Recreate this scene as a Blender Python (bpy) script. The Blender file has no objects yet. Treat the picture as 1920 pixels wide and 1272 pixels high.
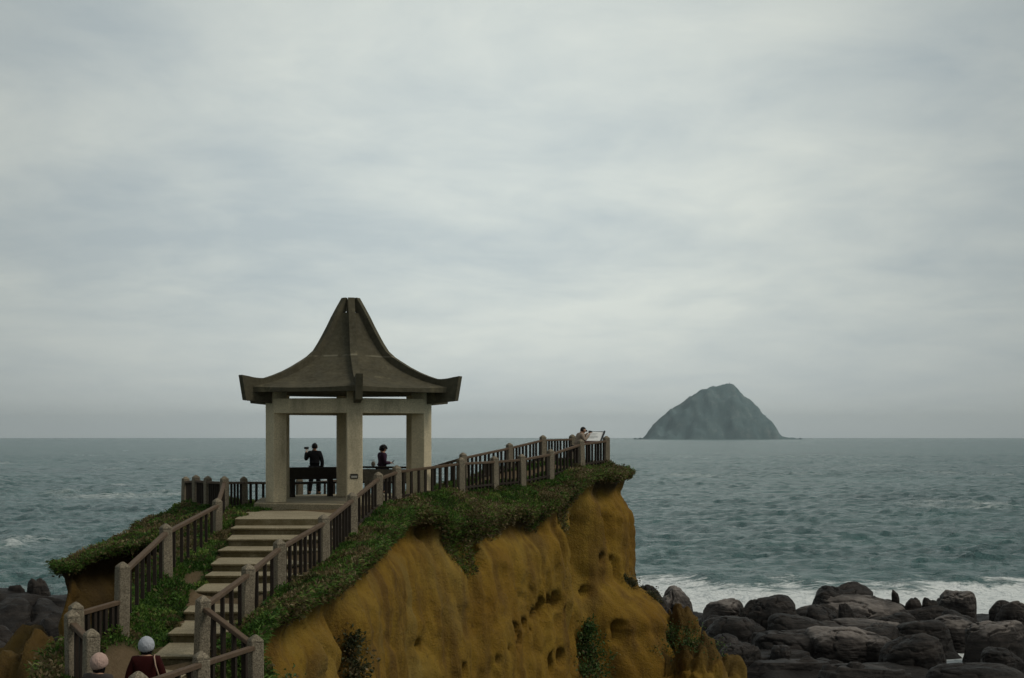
import bpy, bmesh, math, random
import numpy as np
from mathutils import Vector, Matrix

R = math.radians
random.seed(7)
rng = np.random.default_rng(11)
scene = bpy.context.scene
COL = scene.collection

# ------------------------------------------------------------------ camera
cam_data = bpy.data.cameras.new("camera")
cam_data.lens = 50.0
cam_data.sensor_width = 36.0
cam_data.clip_start = 0.1
cam_data.clip_end = 60000.0
cam_data.shift_y = 184.0 / 1920.0
cam = bpy.data.objects.new("camera", cam_data)
cam.location = (0, 0, 0)
cam.rotation_euler = (R(90), 0, 0)
COL.objects.link(cam)
scene.camera = cam
SEA = -14.0

# ------------------------------------------------------------------ light
SUN_EL, SUN_AZ = 50.0, 104.0          # azimuth measured from +Y (the view) to the right
world = bpy.data.worlds.new("World")
scene.world = world
world.use_nodes = True


def build_world():
    nt = world.node_tree
    nt.nodes.clear()
    N, L = nt.nodes.new, nt.links.new
    out = N("ShaderNodeOutputWorld")
    bg = N("ShaderNodeBackground")
    bg.inputs["Strength"].default_value = 0.1
    sky = N("ShaderNodeTexSky")
    sky.sky_type = 'NISHITA'
    sky.sun_disc = False
    sky.sun_elevation = R(SUN_EL)
    sky.sun_rotation = R(SUN_AZ)
    tc = N("ShaderNodeTexCoord")
    sep = N("ShaderNodeSeparateXYZ")
    L(tc.outputs["Generated"], sep.inputs[0])

    def M(op, a, b=None, c=None):
        n = N("ShaderNodeMath")
        n.operation = op
        for i, v in enumerate((a, b, c)):
            if v is None:
                continue
            if isinstance(v, (int, float)):
                n.inputs[i].default_value = v
            else:
                L(v, n.inputs[i])
        return n.outputs[0]
    z = M('MAXIMUM', sep.outputs[2], 0.0)
    den = M('ADD', z, 0.17)
    cx = M('DIVIDE', sep.outputs[0], den)
    cy = M('DIVIDE', sep.outputs[1], den)
    comb = N("ShaderNodeCombineXYZ")
    L(cx, comb.inputs[0])
    L(cy, comb.inputs[1])

    def noise(scale, detail, rough, off, dist=0.0):
        mp = N("ShaderNodeMapping")
        mp.inputs["Location"].default_value = off
        L(comb.outputs[0], mp.inputs["Vector"])
        n = N("ShaderNodeTexNoise")
        n.inputs["Scale"].default_value = scale
        n.inputs["Detail"].default_value = detail
        n.inputs["Roughness"].default_value = rough
        n.inputs["Distortion"].default_value = dist
        L(mp.outputs[0], n.inputs["Vector"])
        return n.outputs["Fac"]
    n1 = noise(1.0, 6.0, 0.55, (3.1, 0.4, 0.0), 0.3)
    n2 = noise(3.2, 7.0, 0.6, (7.3, 2.0, 1.0), 0.4)
    mixn = M('ADD', M('MULTIPLY', n1, 0.65), M('MULTIPLY', n2, 0.35))
    cr = N("ShaderNodeValToRGB")
    cr.color_ramp.elements[0].position = 0.36
    cr.color_ramp.elements[0].color = (3.45, 3.92, 4.02, 1)
    cr.color_ramp.elements[1].position = 0.62
    cr.color_ramp.elements[1].color = (5.05, 5.35, 4.98, 1)
    L(mixn, cr.inputs[0])
    # brighter sky ahead; unseen sky overhead and behind dimmed to darken the land
    dt = N("ShaderNodeVectorMath")
    dt.operation = 'DOT_PRODUCT'
    L(tc.outputs["Generated"], dt.inputs[0])
    ax = Vector((-0.01, 0.95, 0.15)).normalized()
    dt.inputs[1].default_value = ax
    ahead = M('POWER', M('MAXIMUM', dt.outputs["Value"], 0.0), 11.0)
    gain = M('ADD', M('MULTIPLY', ahead, 0.90), 0.63)
    vm = N("ShaderNodeVectorMath")
    vm.operation = 'SCALE'
    L(gain, vm.inputs["Scale"])
    # low haze band evens the clouds out at the horizon
    hz = N("ShaderNodeMix")
    hz.data_type = 'RGBA'
    hf = N("ShaderNodeMapRange")
    hf.inputs["From Min"].default_value = 0.0
    hf.inputs["From Max"].default_value = 0.10
    hf.inputs["To Min"].default_value = 0.8
    hf.inputs["To Max"].default_value = 0.0
    L(z, hf.inputs["Value"])
    L(hf.outputs[0], hz.inputs["Factor"])
    L(cr.outputs[0], hz.inputs["A"])
    hz.inputs["B"].default_value = (4.35, 4.7, 4.65, 1)
    L(hz.outputs["Result"], vm.inputs[0])
    mx = N("ShaderNodeMix")
    mx.data_type = 'RGBA'
    mx.inputs["Factor"].default_value = 0.96
    L(sky.outputs[0], mx.inputs["A"])
    L(vm.outputs[0], mx.inputs["B"])
    L(mx.outputs["Result"], bg.inputs["Color"])
    L(bg.outputs[0], out.inputs[0])


build_world()
sun_data = bpy.data.lights.new("sun", 'SUN')
sun_data.energy = 1.4
sun_data.angle = R(24)
sun_data.color = (1.0, 0.93, 0.80)
sun = bpy.data.objects.new("sun", sun_data)
sd = Vector((math.sin(R(SUN_AZ)) * math.cos(R(SUN_EL)), math.cos(R(SUN_AZ)) * math.cos(R(SUN_EL)), math.sin(R(SUN_EL))))
sun.rotation_euler = sd.to_track_quat('Z', 'Y').to_euler()
COL.objects.link(sun)
scene.view_settings.view_transform = 'Standard'
scene.view_settings.look = 'None'
scene.view_settings.exposure = 0.0
scene.view_settings.gamma = 1.0
scene.render.engine = 'CYCLES'
scene.cycles.max_bounces = 5
scene.cycles.volume_bounces = 0

# ------------------------------------------------------------------ helpers


def _hash(ix, iy, iz):
    n = (ix * 374761393 + iy * 668265263 + iz * 2147483647 + 1442695041).astype(np.int64)
    n = (n ^ (n >> 13)) * 1274126177
    n = n & 0x7FFFFFFF
    n = (n ^ (n >> 16)) * 668265263 & 0x7FFFFFFF
    return (n % 100003) / 100003.0


def vnoise(p):
    """value noise in [-1, 1] at the rows of p (n, 3)"""
    p = np.asarray(p, float)
    i = np.floor(p).astype(np.int64)
    f = p - i
    f = f * f * f * (f * (f * 6 - 15) + 10)
    r = 0
    for dx in (0, 1):
        wx = f[:, 0] if dx else 1 - f[:, 0]
        for dy in (0, 1):
            wy = f[:, 1] if dy else 1 - f[:, 1]
            for dz in (0, 1):
                wz = f[:, 2] if dz else 1 - f[:, 2]
                r = r + wx * wy * wz * _hash(i[:, 0] + dx, i[:, 1] + dy, i[:, 2] + dz)
    return r * 2 - 1


def fbm(p, octaves=4, gain=0.5):
    p = np.asarray(p, float)
    a, s, r = 1.0, 0.0, 0.0
    for k in range(octaves):
        r = r + a * vnoise(p + 17.3 * k)
        s += a
        a *= gain
        p = p * 2.03
    return r / s


def sstep(a, b, x):
    t = np.clip((x - a) / (b - a), 0, 1)
    return t * t * (3 - 2 * t)


def link(name, me, mat=None, parent=None, smooth=False):
    mats = mat if isinstance(mat, (list, tuple)) else [mat]
    for m in mats:
        if m is not None:
            me.materials.append(m)
    if smooth:
        me.polygons.foreach_set("use_smooth", [True] * len(me.polygons))
    o = bpy.data.objects.new(name, me)
    COL.objects.link(o)
    if parent is not None:
        o.parent = parent
    return o


def np_mesh(name, verts, faces, mat=None, parent=None, smooth=True, mat_idx=None, attrs=None):
    """faces: (n, 3) or (n, 4) int array"""
    me = bpy.data.meshes.new(name)
    verts = np.asarray(verts, np.float32)
    faces = np.asarray(faces, np.int32)
    k = faces.shape[1]
    me.vertices.add(len(verts))
    me.vertices.foreach_set("co", verts.ravel())
    me.loops.add(faces.size)
    me.loops.foreach_set("vertex_index", faces.ravel())
    me.polygons.add(len(faces))
    me.polygons.foreach_set("loop_start", np.arange(0, faces.size, k, dtype=np.int32))
    me.polygons.foreach_set("loop_total", np.full(len(faces), k, np.int32))
    if mat_idx is not None:
        me.polygons.foreach_set("material_index", np.asarray(mat_idx, np.int32))
    for an, av in (attrs or {}).items():
        a = me.attributes.new(an, 'FLOAT', 'POINT')
        a.data.foreach_set("value", np.asarray(av, np.float32))
    me.update(calc_edges=True)
    me.validate()
    return link(name, me, mat, parent, smooth)


def poly_mesh(name, verts, faces, mat, parent=None):
    me = bpy.data.meshes.new(name)
    me.from_pydata([tuple(v) for v in verts], [], [tuple(dict.fromkeys(f)) for f in faces])
    bm = bmesh.new()
    bm.from_mesh(me)
    bmesh.ops.remove_doubles(bm, verts=bm.verts[:], dist=1e-4)
    bmesh.ops.recalc_face_normals(bm, faces=bm.faces[:])
    bm.to_mesh(me)
    bm.free()
    return link(name, me, mat, parent)


def grid_faces(nu, nv, wrap_u=False):
    """vertex index = u * nv + v"""
    u = np.arange(nu if wrap_u else nu - 1)
    v = np.arange(nv - 1)
    U, V = np.meshgrid(u, v, indexing='ij')
    U2 = (U + 1) % nu
    return np.stack([U * nv + V, U2 * nv + V, U2 * nv + V + 1, U * nv + V + 1], -1).reshape(-1, 4)


class MB:
    """collects shapes, links them as ONE mesh object"""

    def __init__(self):
        self.bm = bmesh.new()

    def hexa(self, pts):
        v = [self.bm.verts.new(p) for p in pts]
        for f in ((0, 3, 2, 1), (4, 5, 6, 7), (0, 1, 5, 4), (1, 2, 6, 5), (2, 3, 7, 6), (3, 0, 4, 7)):
            self.bm.faces.new([v[i] for i in f])

    def box(self, c, size, rz=0.0):
        sx, sy, sz = (s / 2 for s in size)
        cr, sr = math.cos(rz), math.sin(rz)
        pts = []
        for z in (-sz, sz):
            for x, y in ((-sx, -sy), (sx, -sy), (sx, sy), (-sx, sy)):
                pts.append((c[0] + x * cr - y * sr, c[1] + x * sr + y * cr, c[2] + z))
        self.hexa(pts)

    def bar(self, a, b, w, h):
        """a squared bar from a to b; w across, h upright"""
        a, b = Vector(a), Vector(b)
        d = (b - a).normalized()
        side = d.cross(Vector((0, 0, 1)))
        if side.length < 1e-4:
            side = Vector((1, 0, 0))
        side.normalize()
        up = side.cross(d).normalized()
        pts = []
        for p in (a, b):
            pts += [p - side * w / 2 - up * h / 2, p + side * w / 2 - up * h / 2, p + side * w / 2 + up * h / 2, p - side * w / 2 + up * h / 2]
        self.hexa(pts)

    def prism(self, poly, z0, z1):
        lo = [self.bm.verts.new((x, y, z0)) for x, y in poly]
        hi = [self.bm.verts.new((x, y, z1)) for x, y in poly]
        n = len(poly)
        self.bm.faces.new(lo[::-1])
        self.bm.faces.new(hi)
        for i in range(n):
            j = (i + 1) % n
            self.bm.faces.new((lo[i], lo[j], hi[j], hi[i]))

    def tube(self, pts, rad, seg=8):
        rings = []
        for i, p in enumerate(pts):
            p = Vector(p)
            d = (Vector(pts[min(i + 1, len(pts) - 1)]) - Vector(pts[max(i - 1, 0)])).normalized()
            s = d.cross(Vector((0.3, 0.2, 1))).normalized()
            t = s.cross(d)
            r = rad[i] if isinstance(rad, (list, tuple)) else rad
            rings.append([self.bm.verts.new(p + (s * math.cos(a) + t * math.sin(a)) * r) for a in np.linspace(0, 2 * math.pi, seg, endpoint=False)])
        for a, b in zip(rings, rings[1:]):
            for k in range(seg):
                self.bm.faces.new((a[k], a[(k + 1) % seg], b[(k + 1) % seg], b[k]))
        self.bm.faces.new(rings[0][::-1])
        self.bm.faces.new(rings[-1])

    def ball(self, c, r, seg=16, rot=None):
        m = Matrix.Translation(c) @ (rot if rot is not None else Matrix()) @ Matrix.Diagonal((r[0], r[1], r[2], 1))
        bmesh.ops.create_uvsphere(self.bm, u_segments=seg, v_segments=max(6, seg // 2 + 2), radius=1.0, matrix=m)

    def build(self, name, mat, parent=None, bevel=0.0, smooth=False, seg=1):
        bmesh.ops.recalc_face_normals(self.bm, faces=self.bm.faces[:])
        if bevel:
            ed = [e for e in self.bm.edges if len(e.link_faces) == 2 and e.calc_face_angle(0) > 0.5]
            bmesh.ops.bevel(self.bm, geom=ed, offset=bevel, segments=seg, affect='EDGES', clamp_overlap=True)
        me = bpy.data.meshes.new(name)
        self.bm.to_mesh(me)
        self.bm.free()
        return link(name, me, mat, parent, smooth)


def tag(o, label=None, cat=None, group=None, kind=None):
    for k, v in (("label", label), ("category", cat), ("group", group), ("kind", kind)):
        if v:
            o[k] = v
    return o


def empty(name, loc):
    o = bpy.data.objects.new(name, None)
    o.empty_display_size = 0.3
    o.location = loc
    COL.objects.link(o)
    return o


def adopt(root):
    """children were built in world space: bring them into the frame of their thing"""
    off = Vector(root.location)
    for ch in list(root.children):
        ch.location = Vector(ch.location) - off


# ------------------------------------------------------------------ materials


class Mat:
    def __init__(self, name, rough=0.85, spec=0.3):
        self.m = bpy.data.materials.new(name)
        self.m.use_nodes = True
        self.nt = self.m.node_tree
        self.b = self.nt.nodes["Principled BSDF"]
        self.b.inputs["Roughness"].default_value = rough
        self.b.inputs["Specular IOR Level"].default_value = spec
        self.tc = self.N("ShaderNodeTexCoord").outputs["Object"]
        g = self.N("ShaderNodeNewGeometry")
        self.pos = g.outputs["Position"]
        self.normal = g.outputs["Normal"]

    def N(self, t):
        return self.nt.nodes.new(t)

    def L(self, a, b):
        self.nt.links.new(a, b)

    def noise(self, scale, detail=4, rough=0.55, stretch=(1, 1, 1), dist=0.0, co=None):
        mp = self.N("ShaderNodeMapping")
        mp.inputs["Scale"].default_value = stretch
        self.L(co or self.pos, mp.inputs["Vector"])
        n = self.N("ShaderNodeTexNoise")
        n.inputs["Scale"].default_value = scale
        n.inputs["Detail"].default_value = detail
        n.inputs["Roughness"].default_value = rough
        n.inputs["Distortion"].default_value = dist
        self.L(mp.outputs[0], n.inputs["Vector"])
        return n.outputs["Fac"]

    def voronoi(self, scale, stretch=(1, 1, 1)):
        mp = self.N("ShaderNodeMapping")
        mp.inputs["Scale"].default_value = stretch
        self.L(self.pos, mp.inputs["Vector"])
        n = self.N("ShaderNodeTexVoronoi")
        n.inputs["Scale"].default_value = scale
        self.L(mp.outputs[0], n.inputs["Vector"])
        return n.outputs

    def ramp(self, fac, stops):
        r = self.N("ShaderNodeValToRGB")
        e = r.color_ramp.elements
        while len(e) < len(stops):
            e.new(0.5)
        for el, (p, c) in zip(e, stops):
            el.position = p
            el.color = (*c, 1) if len(c) == 3 else c
        self.L(fac, r.inputs[0])
        return r.outputs[0]

    def mix(self, fac, a, b, mode='MIX'):
        n = self.N("ShaderNodeMix")
        n.data_type = 'RGBA'
        n.blend_type = mode
        for k, v in (("Factor", fac), ("A", a), ("B", b)):
            if isinstance(v, (int, float)):
                n.inputs[k].default_value = v
            elif isinstance(v, tuple):
                n.inputs[k].default_value = (*v, 1)
            else:
                self.L(v, n.inputs[k])
        return n.outputs["Result"]

    def math(self, op, a, b=None, clamp=False):
        n = self.N("ShaderNodeMath")
        n.operation = op
        n.use_clamp = clamp
        for i, v in enumerate((a, b)):
            if v is None:
                continue
            if isinstance(v, (int, float)):
                n.inputs[i].default_value = v
            else:
                self.L(v, n.inputs[i])
        return n.outputs[0]

    def mrange(self, v, a, b, c=0.0, d=1.0):
        n = self.N("ShaderNodeMapRange")
        for k, x in (("From Min", a), ("From Max", b), ("To Min", c), ("To Max", d)):
            n.inputs[k].default_value = x
        self.L(v, n.inputs["Value"])
        return n.outputs[0]

    def attr(self, name):
        n = self.N("ShaderNodeAttribute")
        n.attribute_name = name
        return n.outputs["Fac"]

    def color(self, c):
        if isinstance(c, tuple):
            self.b.inputs["Base Color"].default_value = (*c, 1)
        else:
            self.L(c, self.b.inputs["Base Color"])
        return self

    def bump(self, h, strength=0.5, dist=0.05):
        n = self.N("ShaderNodeBump")
        n.inputs["Strength"].default_value = strength
        n.inputs["Distance"].default_value = dist
        self.L(h, n.inputs["Height"])
        self.L(n.outputs[0], self.b.inputs["Normal"])
        return self


def mat_plain(name, c, rough=0.8, var=0.25, scale=8.0, spec=0.3):
    m = Mat(name, rough, spec)
    n = m.noise(scale, 4)
    m.color(m.mix(n, tuple(x * (1 - var) for x in c), tuple(min(1, x * (1 + var)) for x in c)))
    return m.m


def mat_terrazzo(name, base, speck, dark):
    """washed pebble concrete: a fine grain of pale and dark stones"""
    m = Mat(name, 0.9, 0.2)
    v = m.voronoi(55.0)
    grain = m.ramp(v["Color"], [(0.15, dark), (0.5, base), (0.85, speck)])
    big = m.noise(1.7, 5, 0.6)
    stain = m.noise(0.9, 4, 0.6, (1.5, 1.5, 0.35))
    c = m.mix(m.mrange(big, 0.35, 0.7, 0.0, 0.45), grain, tuple(x * 0.62 for x in base))
    c = m.mix(m.mrange(stain, 0.52, 0.72, 0.0, 0.5), c, (0.07, 0.065, 0.045))
    m.color(c)
    m.bump(v["Distance"], 0.35, 0.01)
    return m.m


M_POST = mat_terrazzo("washed_stone", (0.225, 0.190, 0.138), (0.32, 0.275, 0.205), (0.13, 0.11, 0.08))
M_PILLAR = mat_terrazzo("washed_pillar_stone", (0.66, 0.565, 0.39), (0.76, 0.66, 0.47), (0.48, 0.41, 0.28))
M_STEP = mat_terrazzo("washed_step_stone", (0.31, 0.262, 0.172), (0.40, 0.345, 0.24), (0.19, 0.16, 0.104))


def make_stair_mat():
    m = Mat("worn_step_stone", 0.9, 0.2)
    v = m.voronoi(55.0)
    c = m.ramp(v["Color"], [(0.15, (0.19, 0.16, 0.104)), (0.5, (0.30, 0.255, 0.168)), (0.85, (0.39, 0.335, 0.235))])
    big = m.noise(1.3, 5, 0.65)
    c = m.mix(m.mrange(big, 0.42, 0.68, 0.0, 0.5), c, (0.15, 0.125, 0.075))
    # darker brown on the upright faces, stronger in patches
    sn = m.N("ShaderNodeSeparateXYZ")
    m.L(m.normal, sn.inputs[0])
    riser_dark = m.math('MULTIPLY', m.mrange(sn.outputs[2], 0.5, 0.2), m.mrange(m.noise(2.4, 5, 0.7), 0.25, 0.6, 0.35, 0.95))
    c = m.mix(riser_dark, c, (0.085, 0.068, 0.028))
    m.color(c)
    m.bump(v["Distance"], 0.35, 0.01)
    return m.m


M_STAIR = make_stair_mat()


def make_roof_mat():
    m = Mat("weathered_roof_concrete", 0.92, 0.2)
    a = m.noise(1.4, 6, 0.65)
    b = m.noise(9.0, 4, 0.6)
    streak = m.noise(2.6, 4, 0.6, (1.2, 1.2, 0.18))
    c = m.ramp(a, [(0.3, (0.046, 0.041, 0.026)), (0.55, (0.074, 0.066, 0.042)), (0.75, (0.115, 0.102, 0.066))])
    c = m.mix(m.mrange(streak, 0.48, 0.7, 0, 0.6), c, (0.07, 0.066, 0.05))
    c = m.mix(m.mrange(b, 0.35, 0.7, 0, 0.35), c, (0.15, 0.134, 0.092))
    sx = m.N("ShaderNodeSeparateXYZ")
    m.L(m.pos, sx.inputs[0])
    dz = m.math('ABSOLUTE', m.math('SUBTRACT', sx.outputs[2], m.math('ADD', 2.28, m.math('MULTIPLY', m.noise(0.45, 3), 0.2))))
    joint = m.math('MULTIPLY', m.mrange(dz, 0.012, 0.035, 1.0, 0.0), m.mrange(m.noise(1.6, 4), 0.46, 0.56))
    c = m.mix(m.math('MULTIPLY', joint, 0.6), c, (0.24, 0.22, 0.16))
    lich = m.noise(1.15, 7, 0.7)
    c = m.mix(m.mrange(lich, 0.60, 0.70, 0, 0.5), c, (0.24, 0.21, 0.13))
    m.color(c)
    m.bump(b, 0.4, 0.02)
    return m.m


M_ROOF = make_roof_mat()


def make_wood(name, a, b):
    m = Mat(name, 0.8, 0.25)
    n = m.noise(6.0, 5, 0.6, (1, 1, 1))
    f = m.noise(40.0, 3, 0.6)
    c = m.mix(n, a, b)
    c = m.mix(m.mrange(f, 0.4, 0.7, 0, 0.4), c, tuple(x * 0.5 for x in a))
    m.color(c)
    m.bump(f, 0.3, 0.004)
    return m.m


M_RAIL = make_wood("weathered_brown_handrail", (0.070, 0.045, 0.028), (0.165, 0.115, 0.076))
M_BAL = make_wood("dark_brown_baluster", (0.020, 0.015, 0.011), (0.042, 0.030, 0.021))
M_BOARD = make_wood("dark_board_wood", (0.022, 0.018, 0.014), (0.05, 0.04, 0.03))


def make_cliff_mat():
    m = Mat("ochre_sandstone", 0.95, 0.15)
    big = m.noise(0.28, 5, 0.55)
    mid = m.noise(1.1, 6, 0.62)
    streak = m.noise(1.25, 6, 0.62, (1.0, 1.0, 0.13))
    diag = m.noise(0.55, 4, 0.6, (0.5, 0.9, 0.55), 0.8)
    fine = m.noise(14, 5, 0.65)
    c = m.ramp(big, [(0.28, (0.175, 0.092, 0.012)), (0.5, (0.240, 0.146, 0.021)), (0.72, (0.272, 0.184, 0.041))])
    c = m.mix(m.mrange(mid, 0.42, 0.7, 0, 0.55), c, (0.165, 0.088, 0.016))
    c = m.mix(m.mrange(streak, 0.47, 0.62, 0, 0.8), c, (0.115, 0.064, 0.016))
    c = m.mix(m.mrange(diag, 0.56, 0.72, 0, 0.5), c, (0.19, 0.145, 0.055))
    c = m.mix(m.mrange(fine, 0.5, 0.75, 0, 0.35), c, (0.26, 0.165, 0.05))
    c = m.mix(m.mrange(m.noise(5.5, 6, 0.7), 0.56, 0.72, 0, 0.55), c, (0.085, 0.048, 0.016))
    soil_shade = m.attr("soil_shade")  # earth under the turf and the painted shade of the left wall
    c = m.mix(soil_shade, c, m.mix(m.noise(3.0, 5, 0.7), (0.020, 0.016, 0.008), (0.075, 0.05, 0.022)))
    m.color(c)
    h = m.math('ADD', m.math('MULTIPLY', mid, 0.35), m.math('ADD', m.math('MULTIPLY', fine, 0.2), m.math('MULTIPLY', m.noise(38, 4, 0.7), 0.07)))
    m.bump(h, 1.0, 0.26)
    return m.m


M_CLIFF = make_cliff_mat()


def make_soil_mat():
    m = Mat("grassy_soil", 0.95, 0.1)
    n = m.noise(2.2, 6, 0.65)
    f = m.noise(24, 4, 0.7)
    c = m.ramp(n, [(0.3, (0.018, 0.026, 0.009)), (0.5, (0.035, 0.040, 0.014)), (0.7, (0.085, 0.055, 0.028))])
    c = m.mix(m.mrange(f, 0.4, 0.7, 0, 0.6), c, (0.014, 0.016, 0.007))
    path = m.attr("path")
    c = m.mix(path, c, m.mix(m.noise(9, 5, 0.7), (0.09, 0.06, 0.032), (0.19, 0.14, 0.085)))
    m.color(c)
    m.bump(f, 0.8, 0.06)
    return m.m


M_SOIL = make_soil_mat()


def make_leaf_mat(name, stops, rough=0.65):
    m = Mat(name, rough, 0.25)
    v = m.attr("tint")
    m.color(m.ramp(v, stops))
    # leaves let a little light through
    tr = m.N("ShaderNodeBsdfTranslucent")
    m.L(m.ramp(v, stops), tr.inputs["Color"])
    ms = m.N("ShaderNodeMixShader")
    ms.inputs[0].default_value = 0.3
    outn = [n for n in m.nt.nodes if n.type == 'OUTPUT_MATERIAL'][0]
    m.L(m.b.outputs[0], ms.inputs[1])
    m.L(tr.outputs[0], ms.inputs[2])
    m.L(ms.outputs[0], outn.inputs[0])
    return m.m


M_GRASS = make_leaf_mat("coast_grass", [(0.0, (0.032, 0.078, 0.013)), (0.35, (0.076, 0.160, 0.024)), (0.62, (0.150, 0.230, 0.042)),
                                        (0.78, (0.27, 0.29, 0.09)), (1.0, (0.33, 0.26, 0.13))])
M_DRY = make_leaf_mat("dry_ground_cover", [(0.0, (0.040, 0.052, 0.016)), (0.35, (0.090, 0.084, 0.032)), (0.7, (0.150, 0.112, 0.050)),
                                           (1.0, (0.25, 0.20, 0.115))], 0.8)
M_SHRUB = make_leaf_mat("dark_shrub_leaf", [(0.0, (0.030, 0.042, 0.018)), (0.45, (0.072, 0.082, 0.036)), (0.75, (0.14, 0.11, 0.055)), (1.0, (0.26, 0.20, 0.12))])
M_FERN = make_leaf_mat("green_cliff_plant", [(0.0, (0.028, 0.062, 0.016)), (0.5, (0.065, 0.125, 0.032)), (0.8, (0.12, 0.15, 0.05)), (1.0, (0.2, 0.15, 0.08))])

# ------------------------------------------------------------------ pavilion plan (needed by the ground)
PC = (-4.90, 42.69)
PDIR = [(-1.90, -1.69), (0.42, -2.29), (2.25, -1.09), (1.90, 1.69), (-0.42, 2.29), (-2.25, 1.09)]
FLOOR = -1.877


def pav(i, k):
    d = PDIR[i % 6]
    return (PC[0] + d[0] * k, PC[1] + d[1] * k)


# stairs: (front depth, tread height, left x), nearest last
STEPS = [(36.1, -2.07, -7.04), (35.1, -2.24, -6.95), (33.65, -2.41, -6.75), (32.5, -2.58, -6.73), (30.9, -2.75, -6.55), (30.07, -2.92, -6.50),
         (28.6, -3.09, -6.39), (26.6, -3.26, -6.15), (24.9, -3.43, -6.03), (23.4, -3.60, -5.92), (22.3, -3.77, -5.85), (21.4, -3.94, -5.7)]

# railing posts: (x, depth, z of the top)
P_RIGHT = [(-3.28, 40.5, -0.805), (-3.62, 38.5, -0.946), (-3.85, 34.3, -1.335), (-4.10, 31.0, -1.686), (-4.61, 28.2, -2.026), (-4.79, 25.85, -2.307), (-5.07, 23.35, -2.607),
           (-3.97, 22.0, -3.06), (-4.48, 20.5, -3.09), (-4.86, 18.5, -3.05), (-5.6, 16.6, -3.2)]
P_NEAR = [(-3.28, 40.5, -0.805), (-1.51, 42.0, -0.60), (-0.56, 45.0, -0.60), (0.31, 46.0, -0.55), (1.30, 48.0, -0.405), (2.42, 50.0, -0.075), (3.45, 52.0, 0.04)]
P_FAR = [(-8.19, 40.5, -1.117), (-8.3, 44.0, -1.22), (-7.07, 47.3, -1.36), (-4.7, 48.6, -1.2), (-3.0, 48.3, -0.93), (-1.62, 47.0, -0.51), (-0.09, 50.0, -0.206), (1.13, 52.0, 0.07), (2.29, 54.0, 0.10)]
P_LEFT = [(-10.67, 46.5, -1.29), (-10.0, 45.0, -1.2), (-9.2, 43.0, -1.177), (-8.19, 40.5, -1.117), (-7.46, 36.0, -1.552), (-6.94, 28.5, -1.737), (-6.57, 24.0, -2.11),
          (-7.05, 23.0, -2.67), (-6.65, 21.5, -2.616), (-6.06, 20.5, -2.767)]

# ------------------------------------------------------------------ ground height: a smooth surface through known points
KNOWN = []
for D, z, xl in STEPS:
    KNOWN += [(xl + 0.3, D + 0.3, z - 0.16), (xl + 1.0, D + 0.3, z - 0.17), (xl - 0.15, D + 0.3, z - 0.17)]
for (x, D, z) in P_RIGHT[:7]:
    KNOWN.append((x, D, z - 1.0))
for (x, D, z) in P_RIGHT[7:]:
    KNOWN.append((x, D, z - 1.02))
for (x, D, z) in P_NEAR[1:] + P_FAR[1:]:
    KNOWN.append((x, D, z - 0.98))
for (x, D, z) in P_LEFT[:6]:
    KNOWN.append((x, D, z - 0.97))
KNOWN += [(-6.57, 24.0, -3.22), (-7.05, 23.0, -3.62), (-6.65, 21.5, -3.7), (-6.06, 20.5, -3.85), (-6.4, 23.1, -3.62)]
KNOWN += [(-5.3, 20.5, -4.3), (-5.6, 19.2, -4.4), (-5.0, 17.5, -4.35), (-4.0, 16, -4.0), (-3, 10, -2.9), (0, 4, -1.75), (0, -4, -1.7), (-5, 0, -1.8), (4, 3, -1.9), (-7.5, 12, -3.9)]
# beneath and around the pavilion
KNOWN += [(PC[0] + 2 * math.cos(a), PC[1] + 2 * math.sin(a), -2.05) for a in np.linspace(0, 6.28, 8)[:-1]]
KNOWN += [(-4.9, 46.9, -2.0), (-2.0, 44.5, -1.75), (-6.5, 46.0, -2.05), (-5.5, 37.5, -2.2), (-6.5, 38.5, -2.2), (-4.6, 36.5, -2.2), (0.2, 48.2, -1.35), (1.5, 50.3, -1.2), (2.5, 52.3, -1.22)]
# left headland cap
KNOWN += [(-10.2, 43, -2.35), (-10.6, 40, -2.75), (-10.7, 37, -2.9), (-10.6, 34.4, -3.02), (-9.58, 37, -2.6), (-9.45, 40, -2.3), (-8.2, 33.8, -2.7),
          (-7.2, 28, -2.85), (-7.0, 26, -3.05), (-6.95, 24.4, -3.4), (-7.6, 31, -2.75), (-11.3, 42, -3.0), (-11.5, 38.5, -3.2), (-11.2, 36, -3.2), (-10.6, 34.3, -3.02), (-10.1, 35.3, -2.78), (-9.4, 35.9, -2.66), (-8.7, 35.7, -2.64), (-11.2, 45.5, -2.75), (-10.8, 44.0, -2.4), (-10.6, 45.5, -2.2)]
# right lip of the cliff, from near to far
LIP = [(-3.1, 19.6, -4.3), (-3.74, 21.6, -4.05), (-3.98, 22.7, -3.95), (-4.30, 23.6, -3.42), (-4.27, 24.8, -3.08), (-3.92, 26.1, -2.92), (-3.45, 29.2, -2.82), (-3.05, 32.8, -2.42), (-2.85, 35.8, -2.12), (-2.65, 37.8, -1.92), (-1.93, 39.3, -2.12),
       (-1.37, 40.4, -2.38), (-0.55, 41.8, -2.25), (0.05, 43.0, -2.2), (0.72, 44.5, -2.25), (1.62, 46.3, -1.95), (2.25, 47.8, -1.45), (2.95, 49.0, -1.25), (3.85, 50.8, -1.33), (4.15, 52.6, -1.30)]
KNOWN += LIP
KNOWN += [(-2.0, 41.0, -1.68), (-2.5, 40.8, -1.72), (-1.7, 41.6, -1.6), (-2.9, 40.0, -1.8)]
KNOWN += [(3.9, 54, -1.2), (2, 56, -1.3), (-1.5, 52, -1.6), (-6, 48.6, -2.2)]
KP = np.array(KNOWN)


def phi(r):
    return np.sqrt(r * r + 0.35)


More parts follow.
